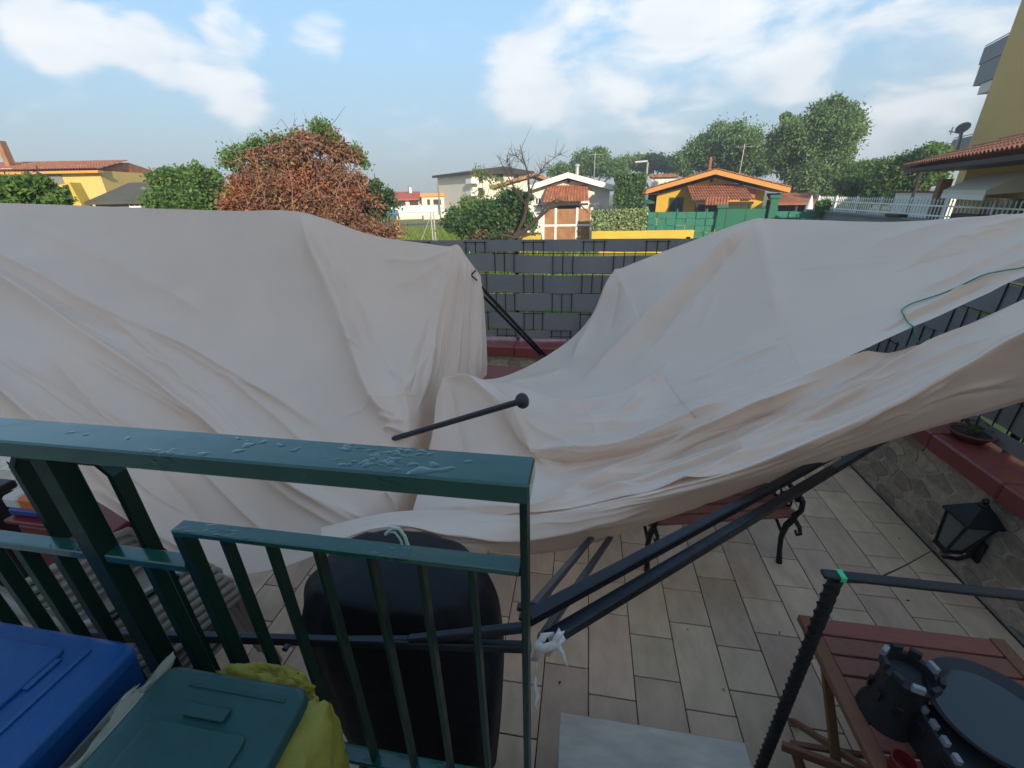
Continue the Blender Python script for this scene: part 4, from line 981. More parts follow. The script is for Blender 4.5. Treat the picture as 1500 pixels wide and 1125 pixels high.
M['green_net'] = material('green_screen', (.035, .20, .14), .7, var=.35, scale=9, rand=.25, island=.35)
M['green_gate'] = material('green_gate', (.022, .15, .085), .5, var=.1)
M['grey_conc'] = material('grey_concrete', (.22, .21, .20), .9, var=.2, scale=2)
M['galv'] = material('galvanised', (.46, .46, .45), .45, .3, var=.2)
M['bark'] = material('bark', (.055, .042, .032), .95, var=.3, bump=.8, bscale=18)
M['bark_pale'] = material('pale_bark', (.16, .125, .09), .95, bump=.6, bscale=18)
M['leaf'] = material('leaves_green', (.15, .26, .06), .6, island=.6, trans=.5)
M['leaf_dark'] = material('leaves_deep_green', (.08, .155, .042), .55, island=.6, trans=.45)
M['leaf_pop'] = material('leaves_poplar', (.19, .30, .115), .55, island=.6, trans=.5)
M['leaf_yel'] = material('leaves_yellow_green', (.20, .27, .055), .6, island=.6, trans=.5)
M['leaf_brown'] = material('withered_leaves', (.25, .13, .075), .85, island=.9, trans=.2)
M['leaf_rust'] = material('rust_leaves', (.36, .125, .045), .8, island=.8, trans=.25)
M['hedge'] = material('hedge_leaves', (.085, .165, .045), .6, island=.7, trans=.25)
M['ivy'] = material('ivy_screen_leaves', (.24, .31, .13), .6, island=.7)

solo('ground', MB().add([(-300, -40, GZ), (300, -40, GZ), (300, 400, GZ), (-300, 400, GZ)], [(0, 1, 2, 3)]), M['grass'], kind='structure')
a, b = P(700, 300, D=17.5), P(1600, 300, D=10.5)
u = nrm((b - a) * (1, 1, 0)); w = np.array((-u[1], u[0], 0)); z4 = GZ + .004
solo('road', MB().add([np.array((q[0], q[1], z4)) for q in (a - w * 2.2, b - w * 2.2, b + w * 2.2, a + w * 2.2)], [(0, 1, 2, 3)]), M['road'], kind='structure')

class Fac:
    """upright plane through two ground points given by sight-line column and distance"""
    def __init__(s, xl, xr, dl, dr, yr=300):
        s.A = P(xl, yr, D=dl); s.B = P(xr, yr, D=dr); s.A[2] = s.B[2] = 0
        s.u = nrm(s.B - s.A); s.n = np.array((s.u[1], -s.u[0], 0))
        if np.dot(s.n, EYE - s.A) < 0: s.n = -s.n
        s.len = np.linalg.norm(s.B - s.A)
    def sz(s, x, y):
        d = ray(x, y); t = np.dot(s.A - EYE, s.n) / np.dot(d, s.n); p = EYE + d * t; return float(np.dot(p - s.A, s.u)), float(p[2])
    def pt(s, a, z, o=0): return s.A + s.u * a + s.n * o + np.array((0, 0, z))
    def box(s, mb, a0, a1, z0, z1, o0, o1, bev=.0):
        if bev: return mb.bbox(s.pt((a0 + a1) / 2, (z0 + z1) / 2, (o0 + o1) / 2), s.u * abs(a1 - a0) / 2, s.n * abs(o1 - o0) / 2, np.array((0, 0, abs(z1 - z0) / 2)), bev)
        return mb.prism([s.pt(a0, z0, o0), s.pt(a1, z0, o0), s.pt(a1, z1, o0), s.pt(a0, z1, o0)], s.n * (o1 - o0))
    def rect(s, x0, y0, x1, y1):
        xm, ym = (x0 + x1) / 2, (y0 + y1) / 2
        return s.sz(x0, ym)[0], s.sz(x1, ym)[0], s.sz(xm, y1)[1], s.sz(xm, y0)[1]
    def pbox(s, x0, y0, x1, y1, o0, o1, bev=0): return s.box(MB(), *s.rect(x0, y0, x1, y1), o0, o1, bev)
    def poly(s, pts, o0, o1): return MB().prism([s.pt(a, z, o0) for a, z in pts], s.n * (o1 - o0))
def barrel(p00, p10, p01, p11, cols, amp, rows=6):
    """barrel-tiled roof face: p00-p10 lower edge, p01-p11 upper edge"""
    p00, p10, p01, p11 = [np.array(p, float) for p in (p00, p10, p01, p11)]; n = nrm(np.cross(p10 - p00, p01 - p00)); n = n if n[2] > 0 else -n
    us = np.linspace(0, 1, cols * 6 + 1); G = []
    for r in range(rows):
        for t, lift in ((r / rows, amp * .5), ((r + .97) / rows, 0)):
            G.append([(p00 + (p10 - p00) * u) * (1 - t) + (p01 + (p11 - p01) * u) * t + n * (amp * abs(math.sin(math.pi * u * cols)) + lift) for u in us])
    m = MB().grid(np.array(G)); return m
def window(f, parent, x0, y0, x1, y1, frame='white', pane='glass', d=.06):
    w = part('window', f.pbox(x0, y0, x1, y1, .003, d), M[frame], parent); a0, a1, z0, z1 = f.rect(x0, y0, x1, y1); k = .06
    am = (a0 + a1) / 2
    part('pane', f.box(MB(), a0 + k, am - k / 2, z0 + k, z1 - k, d + .001, d + .012), M[pane], w); part('pane', f.box(MB(), am + k / 2, a1 - k, z0 + k, z1 - k, d + .001, d + .012), M[pane], w)
    part('sill', f.box(MB(), a0 - .08, a1 + .08, z0 - .08, z0 - .002, .004, .14), M['grey_conc'], w); return w

# ---- foliage
def leaf_mesh(name, cen, size, mat, parent, seed, up=.35, aspect=.55):
    rg = np.random.default_rng(seed); n = len(cen)
    nn = rg.normal(size=(n, 3)); nn[:, 2] += up * .5; nn /= np.linalg.norm(nn, axis=1, keepdims=True)
    t = np.cross(nn, rg.normal(size=(n, 3))); t /= np.linalg.norm(t, axis=1, keepdims=True) + 1e-9; b = np.cross(nn, t)
    s = (size * rg.uniform(.6, 1.35, n))[:, None]
    v = np.stack([cen - t * s, cen + b * s * aspect - nn * s * .12, cen + t * s, cen - b * s * aspect - nn * s * .12], 1).reshape(-1, 3) - root_loc(parent)
    me = bpy.data.meshes.new(name); me.vertices.add(4 * n); me.vertices.foreach_set('co', v.astype(np.float32).ravel())
    me.loops.add(4 * n); me.loops.foreach_set('vertex_index', np.arange(4 * n, dtype=np.int32)); me.polygons.add(n)
    me.polygons.foreach_set('loop_start', np.arange(0, 4 * n, 4, dtype=np.int32)); me.update(calc_edges=True); me.validate()
    me.materials.append(mat); o = bpy.data.objects.new(name, me); COL.objects.link(o); o.parent = parent; return o
def clump_points(clumps, D, dens, seed, squash=.75, sub=14, spread=.30, depth=.7):
    rg = np.random.default_rng(seed); out = []; cs = []
    for c in clumps:
        x, y, r = c[:3]; p = P(x, y, D=D); rm = r * zc(p) / F; f = nrm((p - EYE) * (1, 1, 0)); p = p + f * rg.normal(0, depth * rm * .5); cs.append((p, rm))
        ns = max(4, int(sub * (.6 + .4 * rg.random())))
        d = rg.normal(size=(ns, 3)); d /= np.linalg.norm(d, axis=1, keepdims=True); d[:, 2] = d[:, 2] * squash + .08
        sc = p + d * rm * rg.uniform(.45, .95, (ns, 1))
        k = max(8, int(dens * r * r / ns))
        for q in sc: out.append(q + rg.normal(0, spread * rm, (k, 3)) * np.array((1, 1, .8)))
    return np.concatenate(out), cs
def tree(name, label, cat, base_px, D, layers, leaf, trunk_r, bark='bark', group=None, seed=1, sub=14, spread=.3):
    """layers: [(clumps, material, density)]; leaf: size in m"""
    b = P(base_px, 310, D=D); b[2] = GZ
    r = thing(name, label, cat, b, group); allc = []
    for i, (cl, mat, dens) in enumerate(layers):
        pts, cs = clump_points(cl, D, dens, seed * 10 + i, sub=sub, spread=spread); pts = pts[pts[:, 2] > GZ + .05]; allc += cs
        leaf_mesh('crown', pts, leaf, M[mat], r, seed * 10 + i)
    mb = MB(); top = max(c[0][2] for c in allc); cen = sum(c[0] for c in allc) / len(allc); fork = b + (cen - b) * .4
    mb.tube([b, b + (fork - b) * .5 + np.array((trunk_r * .4, 0, 0)), fork], [trunk_r * 1.25, trunk_r, trunk_r * .8], 8)
    rg = np.random.default_rng(seed)
    for p, rm in allc[:16]:
        mid = (fork + p) / 2 + rg.normal(0, .12 * rm, 3); mb.tube([fork, mid, p, p + (p - fork) * .12 + np.array((0, 0, rm * .4))], [trunk_r * .55, trunk_r * .33, trunk_r * .16, .01], 6)
    part('trunk', mb, M[bark], r); return r

# withered bush with green shoots
bt = tree('withered_tree', 'big tangled tree with rust brown withered leaves and green top shoots', 'tree', 440, 13.5, [
   ([(470, 212, 22), (440, 225, 24), (500, 228, 20), (412, 243, 26), (455, 252, 28), (490, 258, 24), (382, 255, 20), (362, 272, 18), (395, 285, 26), (430, 285, 26), (470, 290, 26), (505, 285, 22), (350, 298, 18), (380, 310, 24), (420, 315, 26), (460, 322, 26), (500, 318, 24), (525, 300, 13), (522, 262, 11), (535, 335, 20), (400, 222, 14), (372, 232, 12), (530, 235, 8)], 'leaf_brown', 5.2),
   ([(355, 295, 26), (400, 300, 30), (480, 290, 26), (515, 290, 22), (440, 270, 30), (385, 265, 22), (340, 305, 16), (500, 325, 24), (430, 320, 24)], 'leaf_rust', 1.0),
   ([(348, 222, 18), (375, 208, 16), (340, 240, 13), (405, 207, 14), (470, 190, 15), (440, 200, 12), (520, 222, 12), (533, 240, 9), (350, 285, 12), (395, 255, 14), (425, 205, 14), (485, 205, 12)], 'leaf', 2.2)], .040, .13, seed=3, sub=10, spread=.36)
tw_ = MB(); rg = np.random.default_rng(8); fb = P(440, 320, D=13.5)
for i in range(420):
    x, y = rg.uniform(345, 530), rg.uniform(190, 335); p = P(x, y, D=13.5 + rg.normal(0, .9))
    if ((x - 440) / 100) ** 2 + ((y - 275) / 92) ** 2 > 1: continue
    q = p + rg.normal(0, .32, 3) + np.array((0, 0, rg.uniform(-.5, .3))); m = (p + q) / 2 + rg.normal(0, .08, 3)
    tw_.tube([p, m, q], [.010, .007, .003], 4, cap=False)
tag(part('twigs', tw_, material('dry_twigs', (.26, .14, .085), .9, island=.5), bt), kind='stuff')
lowp, _ = clump_points([(560, 300, 22), (545, 330, 25), (580, 335, 18)], 14, 2.5, 77)
tree('side_shrub', 'thin green shrub growing at the right foot of the withered tree', 'shrub', 548, 14.5, [([(545, 290, 20), (560, 305, 20), (535, 310, 18), (568, 285, 9), (550, 272, 9)], 'leaf_dark', 2.6), ([(545, 300, 20), (570, 335, 22), (535, 335, 22)], 'leaf_brown', 1.6)], .055, .04, seed=5)
tree('green_bush', 'dense round green bush left of the withered tree', 'bush', 275, 18, [([(265, 270, 24), (290, 268, 22), (240, 268, 16), (250, 292, 24), (285, 295, 28), (312, 285, 20), (228, 262, 10), (310, 262, 12), (325, 305, 16)], 'leaf', 10)], .06, .12, seed=6, sub=20, spread=.27)
tree('green_bush', 'light green bush in front of the yellow farmhouse at the left edge', 'bush', 40, 12, [([(20, 280, 22), (50, 278, 20), (75, 285, 14), (40, 295, 22), (0, 275, 16), (85, 298, 14), (60, 268, 9), (-20, 280, 20)], 'leaf', 5.0)], .060, .06, seed=7, sub=18, spread=.28)
tree('distant_tree', 'small round tree top peeping over the grey barn roof', 'tree', 163, 45, [([(158, 266, 9), (170, 267, 9), (150, 268, 6)], 'leaf_dark', 10)], .18, .2, seed=8)

# ---- left farmhouse
f = Fac(-120, 148, 44, 37); r = thing('farmhouse', 'yellow farmhouse with long red tiled roof at the far left', 'house', f.pt(f.len / 2, GZ))
s1, ze = f.sz(148, 249); s0 = f.sz(-120, 249)[0]; s2 = f.sz(128, 236)[0]; zr = f.sz(60, 231)[1]
part('wall', f.box(MB(), s0, s1 - .15, GZ, ze - .02, 0, -7), M['straw'], r)
rf = part('roof', barrel(f.pt(s0, ze, .45), f.pt(s1 + .15, ze, .45), f.pt(s0, zr, -3.2), f.pt(s2, zr, -3.2), 60, .07), M['terra'], r)
part('roof_body', MB().prism([f.pt(s0, ze - .12, .4), f.pt(s0, zr - .1, -3.2), f.pt(s0, ze - .12, -7)], f.u * (s2 - s0)), M['terra'], rf)
part('eave', f.box(MB(), s0, s1 + .12, ze - .16, ze - .03, -.0, .42), M['orange_trim'], rf)
part('chimney', Fac(-120, 148, 46, 39).pbox(10, 207, 17, 246, 0, .4), M['rust'], rf)
for q in ((60, 253, 92, 271), (22, 248, 39, 258)):
    w = part('shutter', f.pbox(*q, .003, .05), M['shutter'], r); a0, a1, z0, z1 = f.rect(*q)
    for k in range(9): part('slat', f.box(MB(), a0 + .05 + (a1 - a0 - .1) * k / 9, a0 + .05 + (a1 - a0 - .1) * (k + .6) / 9, z0 + .04, z1 - .04, .051, .075), M['shutter'], w)
part('white_panel', f.pbox(-10, 247, 22, 262, .003, .06), M['whitewall'], r)
# ---- barn with sloping felt roof
f = Fac(118, 244, 26, 24); r = thing('barn', 'low yellow barn with a sloping grey felt roof and open doorway', 'barn', f.pt(f.len / 2, GZ))
zt_ = f.sz(165, 268)[1]; zb = f.sz(180, 295)[1]; sL, sR = f.sz(126, 285)[0], f.sz(243, 290)[0]
part('wall', f.box(MB(), sL + .2, sR, GZ, zb - .05, 0, -5), M['grey_conc'], r)
part('roof', MB().prism([f.pt(sL, zb, .25), f.pt(sR, zb, .25), f.pt(sR, zt_ + .1, -2.6), f.pt(sL, zt_ + .1, -2.6)], (0, 0, -.10)), M['roof_grey'], r)
part('gable', f.poly([f.sz(*q) for q in ((77, 305), (77, 276), (112, 267.5), (128, 297), (132, 306))], .32, -.2), M['yellow_wall'], r)
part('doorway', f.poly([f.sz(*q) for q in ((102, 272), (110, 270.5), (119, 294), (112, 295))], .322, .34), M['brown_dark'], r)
window(f, r, 190, 296, 207, 304)

# ---- far row: red roofed houses, white wall, apartment block
f = Fac(574, 620, 62, 62); r = thing('distant_house', 'small distant house with bright red roof behind the meadow', 'house', f.pt(f.len / 2, GZ))
a0, a1, z0, z1 = f.rect(575, 283, 617, 291); part('wall', f.box(MB(), a0 + .2, a1 - .1, GZ, z0, 0, -6), M['cream'], r)
part('roof', MB().prism([f.pt(a0, z0, .5), f.pt(a1, z0, .5), f.pt(a1, z1 + .2, -3), f.pt(a0, z1 + .2, -3)], (0, 0, -.2)), M['terra_red'], r)
for q in ((580, 294, 594, 302), (600, 294, 613, 302)): part('window', f.pbox(*q, .003, .08), M['brown_dark'], r)
part('chimney', f.pbox(599, 274, 603, 283, -2, -1.4), M['whitewall'], r)
f = Fac(617, 682, 60, 60); r = thing('distant_house', 'pale distant house with flat orange cornice beside the red roofed one', 'house', f.pt(f.len / 2, GZ))
a0, a1, z0, z1 = f.rect(618, 283, 656, 304); part('wall', f.box(MB(), a0, a1, GZ, z1 - .4, 0, -6), M['cream'], r); part('cornice', f.box(MB(), a0 - .15, a1 + .2, z1 - .399, z1, .2, -6.2), M['orange_trim'], r)
b0, b1, _, z2 = f.rect(656, 284, 681, 304); part('annex', f.box(MB(), b0 + .22, b1, GZ, z2 - .3, -.5, -6), M['grey_conc'], r); part('annex_roof', f.box(MB(), b0 + .25, b1 + .2, z2 - .299, z2, -.3, -6.2), M['brown_dark'], r)
for q in ((626, 292, 630, 302), (635, 292, 646, 300)): part('window', f.pbox(*q, .003, .08), M['brown_dark'], r)
f = Fac(540, 660, 46, 46); r = solo('white_wall', f.pbox(556, 301, 649, 316, 0, -.3), M['whitewall'], 'low white boundary wall in front of the distant houses', 'wall')
tp_ = f.pbox(557, 307, 583, 314, 1.6, .6, .2); solo('blue_tarpaulin', tp_, material('blue_tarp', (.06, .22, .42), .6, bump=.5, bscale=4), 'blue tarpaulin heap by the white boundary wall', 'tarpaulin')
for (x, y0, y1, d) in ((641, 266, 314, 45), (598, 272, 284, 63)):
    a, b = P(x, y0, D=d), P(x, y1, D=d); b[:2] = a[:2]; b[2] = GZ
    solo('utility_pole', MB().tube([b, a], .07, 6), M['grey_conc'], 'thin utility pole standing ' + ('by the white boundary wall' if x == 641 else 'behind the bright red roof'), 'pole')
r = thing('palm_tree', 'small distant palm with a thin trunk and tufted head', 'palm', P(654, 310, D=70) * (1, 1, 0) + np.array((0, 0, GZ)))
a = P(654, 270, D=70); part('trunk', MB().tube([np.array((a[0], a[1], GZ)), a], .16, 6), M['bark_pale'], r)
pts = a + RNG.normal(0, .42, (160, 3)) * np.array((1, 1, .8)); leaf_mesh('fronds', pts, .38, M['leaf_dark'], r, 31, aspect=.2)
f = Fac(686, 775, 52, 56); r = thing('apartment_block', 'cream three storey apartment block behind the bare tree', 'apartment block', f.pt(f.len / 2, GZ))
a0, a1, z0, z1 = f.rect(692, 250, 772, 290); ap = f.sz(722, 244)[1]
part('wall', f.box(MB(), a0, a1, GZ, z1, 0, -10), M['cream'], r)
part('roof', MB().prism([f.pt(a0 - .6, z1 - .1, .7), f.pt((a0 + a1) / 2, ap, .7), f.pt(a1 + .6, z1 - .1, .7), f.pt(a1 + .6, z1 - .35, .7), f.pt(a0 - .6, z1 - .35, .7)], -f.n * 11), M['brown_dark'], r)
for k, yy in enumerate((262, 280, 298)):
    bl_ = part('balcony', f.pbox(685, yy, 696, yy + 7, -.5, .9), M['whitewall'], r)
    window(f, r, 700, yy - 5, 707, yy + 4, 'brown_dark'); window(f, r, 725, yy - 8, 737, yy + 2, 'rust'); window(f, r, 752, yy - 5, 760, yy + 4, 'brown_dark')
f = Fac(712, 800, 42, 42); r = thing('distant_house', 'pale house with brown pitched roof between apartment block and white house', 'house', f.pt(f.len / 2, GZ))
a0, a1, z0, z1 = f.rect(718, 270, 800, 300); xm, zm = f.sz(783, 257)
part('wall', f.box(MB(), a0 + .3, a1, GZ, z1 - .1, 0, -6), M['cream'], r)
part('roof', MB().prism([f.pt(a0, z1 - .1, .5), f.pt(xm, zm + .2, .5), f.pt(a1 + .5, z1 + .3, .5), f.pt(a1 + .5, z1 + .05, .5), f.pt(xm, zm - .05, .5), f.pt(a0, z1 - .35, .5)], -f.n * 7), M['rust'], r)
window(f, r, 733, 280, 741, 289, 'brown_dark')

# ---- white house
f = Fac(764, 904, 31, 31); r = thing('white_house', 'white gabled bungalow with terracotta tiled window canopy', 'house', f.pt(f.len / 2, GZ))
(sa, za), (sl, zl), (sr, zr) = f.sz(832, 253), f.sz(764, 276), f.sz(902, 272); zl = zr = (zl + zr) / 2
fw = f.poly([(sl + .35, GZ), (sr - .35, GZ), (sr - .35, zr - .15), (sa, za - .42), (sl + .35, zr - .15)], 0, -9); part('wall', fw, M['whitewall'], r)
for k, (s_, z_) in enumerate(((sl, zl), (sr, zr))):
    part('roof_slope', MB().prism([f.pt(s_, z_, .7), f.pt(sa, za, .7), f.pt(sa, za - .32, .7), f.pt(s_, z_ - .32, .7)], -f.n * 10), M['whitewall'], r)
part('gable_panel', f.poly([(sa - 1.6, za - 1.0), (sa + 1.6, za - 1.0), (sa, za - .52)], .003, .03), M['cream'], r)
part('vent', f.pbox(831, 264, 835, 268, .031, .06), M['brown_dark'], r)
a0, a1, z0, z1 = f.rect(799, 272, 861, 296)
cn_ = part('window_canopy', barrel(f.pt(a0 - .15, z0, 1.5), f.pt(a1 + .02, z0, 1.5), f.pt(a0 + .1, z1, .1), f.pt(a1 - .02, z1, .1), 15, .07, 5), M['terra'], r)
part('canopy_beam', MB().bar(f.pt(a0, z0 - .12, 1.35), f.pt(a1, z0 - .12, 1.35), .1, .12), M['brown_dark'], cn_)
part('door', f.pbox(812, 300, 850, 345, .003, .08), M['brown_dark'], r); window(f, r, 784, 289, 793, 300)
part('chimney_pipe', MB().tube([f.pt(f.sz(846, 258)[0], za - .5, -2), f.pt(f.sz(846, 258)[0], za + .45, -2)], .12, 8).lathe(f.pt(f.sz(846, 258)[0], za + .46, -2), [(.2, 0), (.2, .06), (.05, .15)], 8), M['galv'], r)
part('air_conditioner', f.pbox(868, 297, 878, 306, .1, .5, .03), M['whitewall'], r); part('air_conditioner', f.pbox(895, 300, 903, 308, .1, .5, .03), M['whitewall'], r)
# rusty gate
f = Fac(790, 870, 24, 24); r = thing('panel_gate', 'makeshift gate of rusty brown panels in a pale frame before the white house', 'gate', f.pt(f.len / 2, GZ))
xs = [796, 814, 845, 866]; zt_ = f.sz(830, 306)[1]; zm = f.sz(830, 330)[1]; zb = GZ + .08
for i in range(3):
    a0, a1 = f.sz(xs[i], 325)[0], f.sz(xs[i + 1], 325)[0]
    part('panel', f.box(MB(), a0 + .06, a1 - .06, zm + .05, zt_, 0, .03), M['rust'], r); part('panel', f.box(MB(), a0 + .06, a1 - .06, zb, zm - .05, 0, .03), M['rust'], r)
for x in xs: a0 = f.sz(x, 325)[0]; part('frame_post', f.box(MB(), a0 - .06, a0 + .06, GZ, zt_ + .05, -.02, .06), M['whitewall'], r)
part('frame_rail', f.box(MB(), f.sz(796, 325)[0] + .061, f.sz(866, 325)[0] - .061, zm - .05, zm + .05, -.02, .058), M['whitewall'], r)
part('sill', f.box(MB(), f.sz(794, 325)[0], f.sz(867, 325)[0], GZ + .001, GZ + .079, .061, .25), M['whitewall'], r)
# yellow wall with ivy screen
f = Fac(690, 1016, 23, 23); zt_ = f.sz(930, 338)[1]; g0 = f.sz(867, 340)[0]; g1 = f.sz(1016, 345)[0]
solo('yellow_wall', f.box(MB(), g0, g1, GZ, zt_, 0, -.25), M['yellow_wall'], 'low bright yellow plaster wall below the ivy screen', 'wall')
solo('yellow_wall', f.box(MB(), f.sz(700, 345)[0], f.sz(792, 345)[0], GZ, f.sz(770, 341)[1], 0, -.25), M['yellow_wall'], 'low yellow plaster wall behind the bare tree left of the panel gate', 'wall')
def leaf_block(name, label, cat, f, x0, y0, x1, y1, o0, o1, n, size, mat, seed, zb=None, core=True):
    a0, a1, z0, z1 = f.rect(x0, y0, x1, y1); z0 = z0 if zb is None else zb
    r = thing(name, label, cat, f.pt((a0 + a1) / 2, z0, (o0 + o1) / 2)); rg = np.random.default_rng(seed)
    a = rg.uniform(a0, a1, n); z = rg.uniform(z0, z1, n); o = rg.uniform(o0, o1, n); k = rg.integers(0, 3, n)
    o = np.where(k < 2, o1 - np.abs(rg.normal(0, .08, n)), o); z = np.where(k == 2, z1 - np.abs(rg.normal(0, .1, n)), z)
    pts = f.A + f.u * a[:, None] + f.n * (o + rg.normal(0, .04, n))[:, None]; pts[:, 2] = z + rg.normal(0, .04, n)
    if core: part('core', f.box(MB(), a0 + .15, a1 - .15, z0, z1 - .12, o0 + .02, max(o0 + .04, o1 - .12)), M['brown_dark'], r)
    leaf_mesh('foliage', pts, size, M[mat], r, seed); return r
leaf_block('ivy_screen', 'pale artificial ivy screen standing on the yellow wall', 'ivy screen', f, 866, 309, 948, 338.5, -.2, -.05, 3600, .075, 'ivy', 41, zb=zt_)
f2 = Fac(895, 950, 28, 28); leaf_block('clipped_hedge', 'tall clipped green hedge between the white house and yellow house', 'hedge', f2, 899, 256, 945, 312, -1.6, 0, 5200, .10, 'hedge', 42, zb=GZ)

# ---- yellow house with green fence
f = Fac(944, 1160, 32, 32); r = thing('yellow_house', 'bright yellow gabled house with tiled porch roofs behind the green fence', 'house', f.pt(f.len / 2, GZ))
(sa, za), (sl, zl), (sr, zr) = f.sz(1049, 249), f.sz(945, 279), f.sz(1155, 275)
wl, wr_ = f.sz(961, 300)[0], f.sz(1118, 295)[0]
def roof_z(s): return zl + (za - zl) * (s - sl) / (sa - sl) if s < sa else zr + (za - zr) * (sr - s) / (sr - sa)
part('wall', f.poly([(wl, GZ), (wr_, GZ), (wr_, roof_z(wr_) - .45), (sa, za - .45), (wl, roof_z(wl) - .45)], 0, -9), M['yellow'], r)
for (s_, z_) in ((sl, zl), (sr, zr)):
    rs = part('roof_slope', MB().prism([f.pt(s_, z_, 1.1), f.pt(sa, za, 1.1), f.pt(sa, za - .26, 1.1), f.pt(s_, z_ - .26, 1.1)], -f.n * 11), M['orange_trim'], r)
    part('roof_tiles', barrel(f.pt(s_, z_ + .02, 1.15), f.pt(s_, z_ + .02, -10), f.pt(sa, za + .02, 1.15), f.pt(sa, za + .02, -10), 36, .05, 8), M['terra'], rs)
part('chimney', f.poly([(f.sz(1037, 250)[0], za - .6), (f.sz(1042, 250)[0], za - .6), (f.sz(1043, 228)[0], f.sz(1043, 228)[1]), (f.sz(1040, 228)[0], f.sz(1040, 228)[1])], -1.5, -1.1), M['terra'], r)
pa = [f.sz(*q) for q in ((1005, 271), (1087, 271), (1103, 293), (1017, 294))]
pr_ = part('porch_roof', barrel(f.pt(pa[3][0], pa[3][1], 2.4), f.pt(pa[2][0], pa[2][1], 2.4), f.pt(pa[0][0], pa[0][1], .15), f.pt(pa[1][0], pa[1][1], .15), 22, .07, 6), M['terra'], r)
part('porch_beam', MB().bar(f.pt(pa[3][0] + .1, pa[3][1] - .1, 2.3), f.pt(pa[2][0] - .1, pa[2][1] - .1, 2.3), .12, .14), M['brown_dark'], pr_)
for s_ in (pa[3][0] + .25, pa[2][0] - .25): part('porch_post', MB().bar(f.pt(s_, GZ, 2.3), f.pt(s_, pa[2][1] - .17, 2.3), .14, .14), M['brown_dark'], pr_)
q = f.rect(1035, 288, 1065, 299); part('gate_roof', barrel(f.pt(q[0], q[2], 4.2), f.pt(q[1], q[2], 4.2), f.pt(q[0], q[3], 3.4), f.pt(q[1], q[3], 3.4), 8, .07, 3), M['terra'], r)
for s_ in (q[0] + .1, q[1] - .1): part('gate_post', MB().bar(f.pt(s_, GZ, 3.8), f.pt(s_, q[2] + .1, 3.8), .12, .12), M['brown_dark'], r)
part('recess_shade', f.pbox(1018, 297, 1098, 335, .003, .05), M['brown_dark'], r); part('vent', f.pbox(1040, 263, 1044, 267, .003, .05), M['brown_dark'], r)  # flat dark sheet below the porch roof stands for its shade
window(f, r, 980, 289, 1001, 310, 'green_gate'); part('awning_cloth', f.pbox(1093, 277, 1106, 290, .3, .34), material('pink_cloth', (.55, .16, .16), .8), r)
part('shaded_side_wall', f.box(MB(), f.sz(946, 300)[0], wl - .02, GZ, roof_z(f.sz(946, 300)[0]) - .3, -.8, -6), M['brown_dark'], r)  # set-back house wall; its dark brown holds the shade under the eave
part('wall_lamp', MB().lathe(f.pt(f.sz(952, 297)[0], f.sz(952, 297)[1], 1.0), [(.05, -.7), (.06, -.05), (.4, -.02), (.42, .08), (.1, .2)], 10), M['green_gate'], r)
q = f.rect(1127, 283, 1199, 296)
pgl = thing('carport', 'low brown roofed carport to the right of the yellow house', 'carport', f.pt((q[0] + q[1]) / 2, GZ, 0))
part('roof', MB().prism([f.pt(q[0], q[2], 2), f.pt(q[1], q[2], 2), f.pt(q[1], q[3], -2), f.pt(q[0], q[3], -2)], (0, 0, -.1)), M['terra'], pgl)
part('back_wall', f.box(MB(), q[0] + .1, q[1] - .1, GZ, q[2] + .1, -2.2, -2), M['brown_dark'], pgl)
for s_ in (q[0] + .15, (q[0] + q[1]) / 2, q[1] - .15): part('post', MB().bar(f.pt(s_, GZ, 1.8), f.pt(s_, q[2] - .08, 1.8), .12, .12), M['brown_dark'], pgl)
a = f.pt(f.sz(1172, 300)[0], GZ, 3.0); um = thing('closed_parasol', 'furled cream parasol standing by the carport', 'parasol', a)
zt_ = f.sz(1173, 288)[1]; part('cloth', MB().lathe((a[0], a[1], zt_), [(.22, -1.1), (.25, -.9), (.16, -.4), (.05, 0)], 10), M['whitewall'], um); part('pole', MB().tube([a, (a[0], a[1], zt_ + .1)], .03, 6), M['whitewall'], um)
# green screen fence, gate and posts
f = Fac(948, 1200, 24, 24)
def screen(x0, x1, y0, y1, label):
    a0, a1, z0, z1 = f.rect(x0, y0, x1, y1); r = thing('green_fence', label, 'fence', f.pt((a0 + a1) / 2, GZ), 'green screen fences before the yellow house')
    n = max(2, int((a1 - a0) / .42)); rg = np.random.default_rng(int(x0))
    for i in range(n):
        for k in range(5):
            b0 = a0 + (a1 - a0) * i / n; b1 = a0 + (a1 - a0) * (i + 1) / n - .012; h0 = GZ + .3 + (z1 - GZ - .3) * k / 5; h1 = GZ + .3 + (z1 - GZ - .3) * (k + 1) / 5 - .012
            o = .03 if (i + k) % 2 else -.02
            part('strip', f.box(MB(), b0, b1, h0, h1, o + rg.normal(0, .006), o + .02), M['green_net'], r)
    for i in range(0, n + 1, 3): b0 = a0 + (a1 - a0) * i / n; part('post', f.box(MB(), b0 - .03, b0 + .03, GZ, z1 + .12, -.1, -.04), M['green_gate'], r)
    part('kerb', f.box(MB(), a0, a1, GZ, GZ + .29, -.12, .08), M['yellow_wall'], r)
screen(949, 1049, 310, 337, 'green woven screen fence in front of the yellow house windows'); screen(1137, 1194, 309, 320, 'green woven screen fence to the right of the green gate')
a0, a1, z0, z1 = f.rect(1063, 306, 1120, 334); r = thing('green_gate', 'solid green metal gate before the porch of the yellow house', 'gate', f.pt((a0 + a1) / 2, GZ))
part('leaf', f.box(MB(), a0, (a0 + a1) / 2 - .01, GZ + .06, z1, 0, .05), M['green_gate'], r); part('leaf', f.box(MB(), (a0 + a1) / 2 + .01, a1, GZ + .06, z1, 0, .05), M['green_gate'], r)
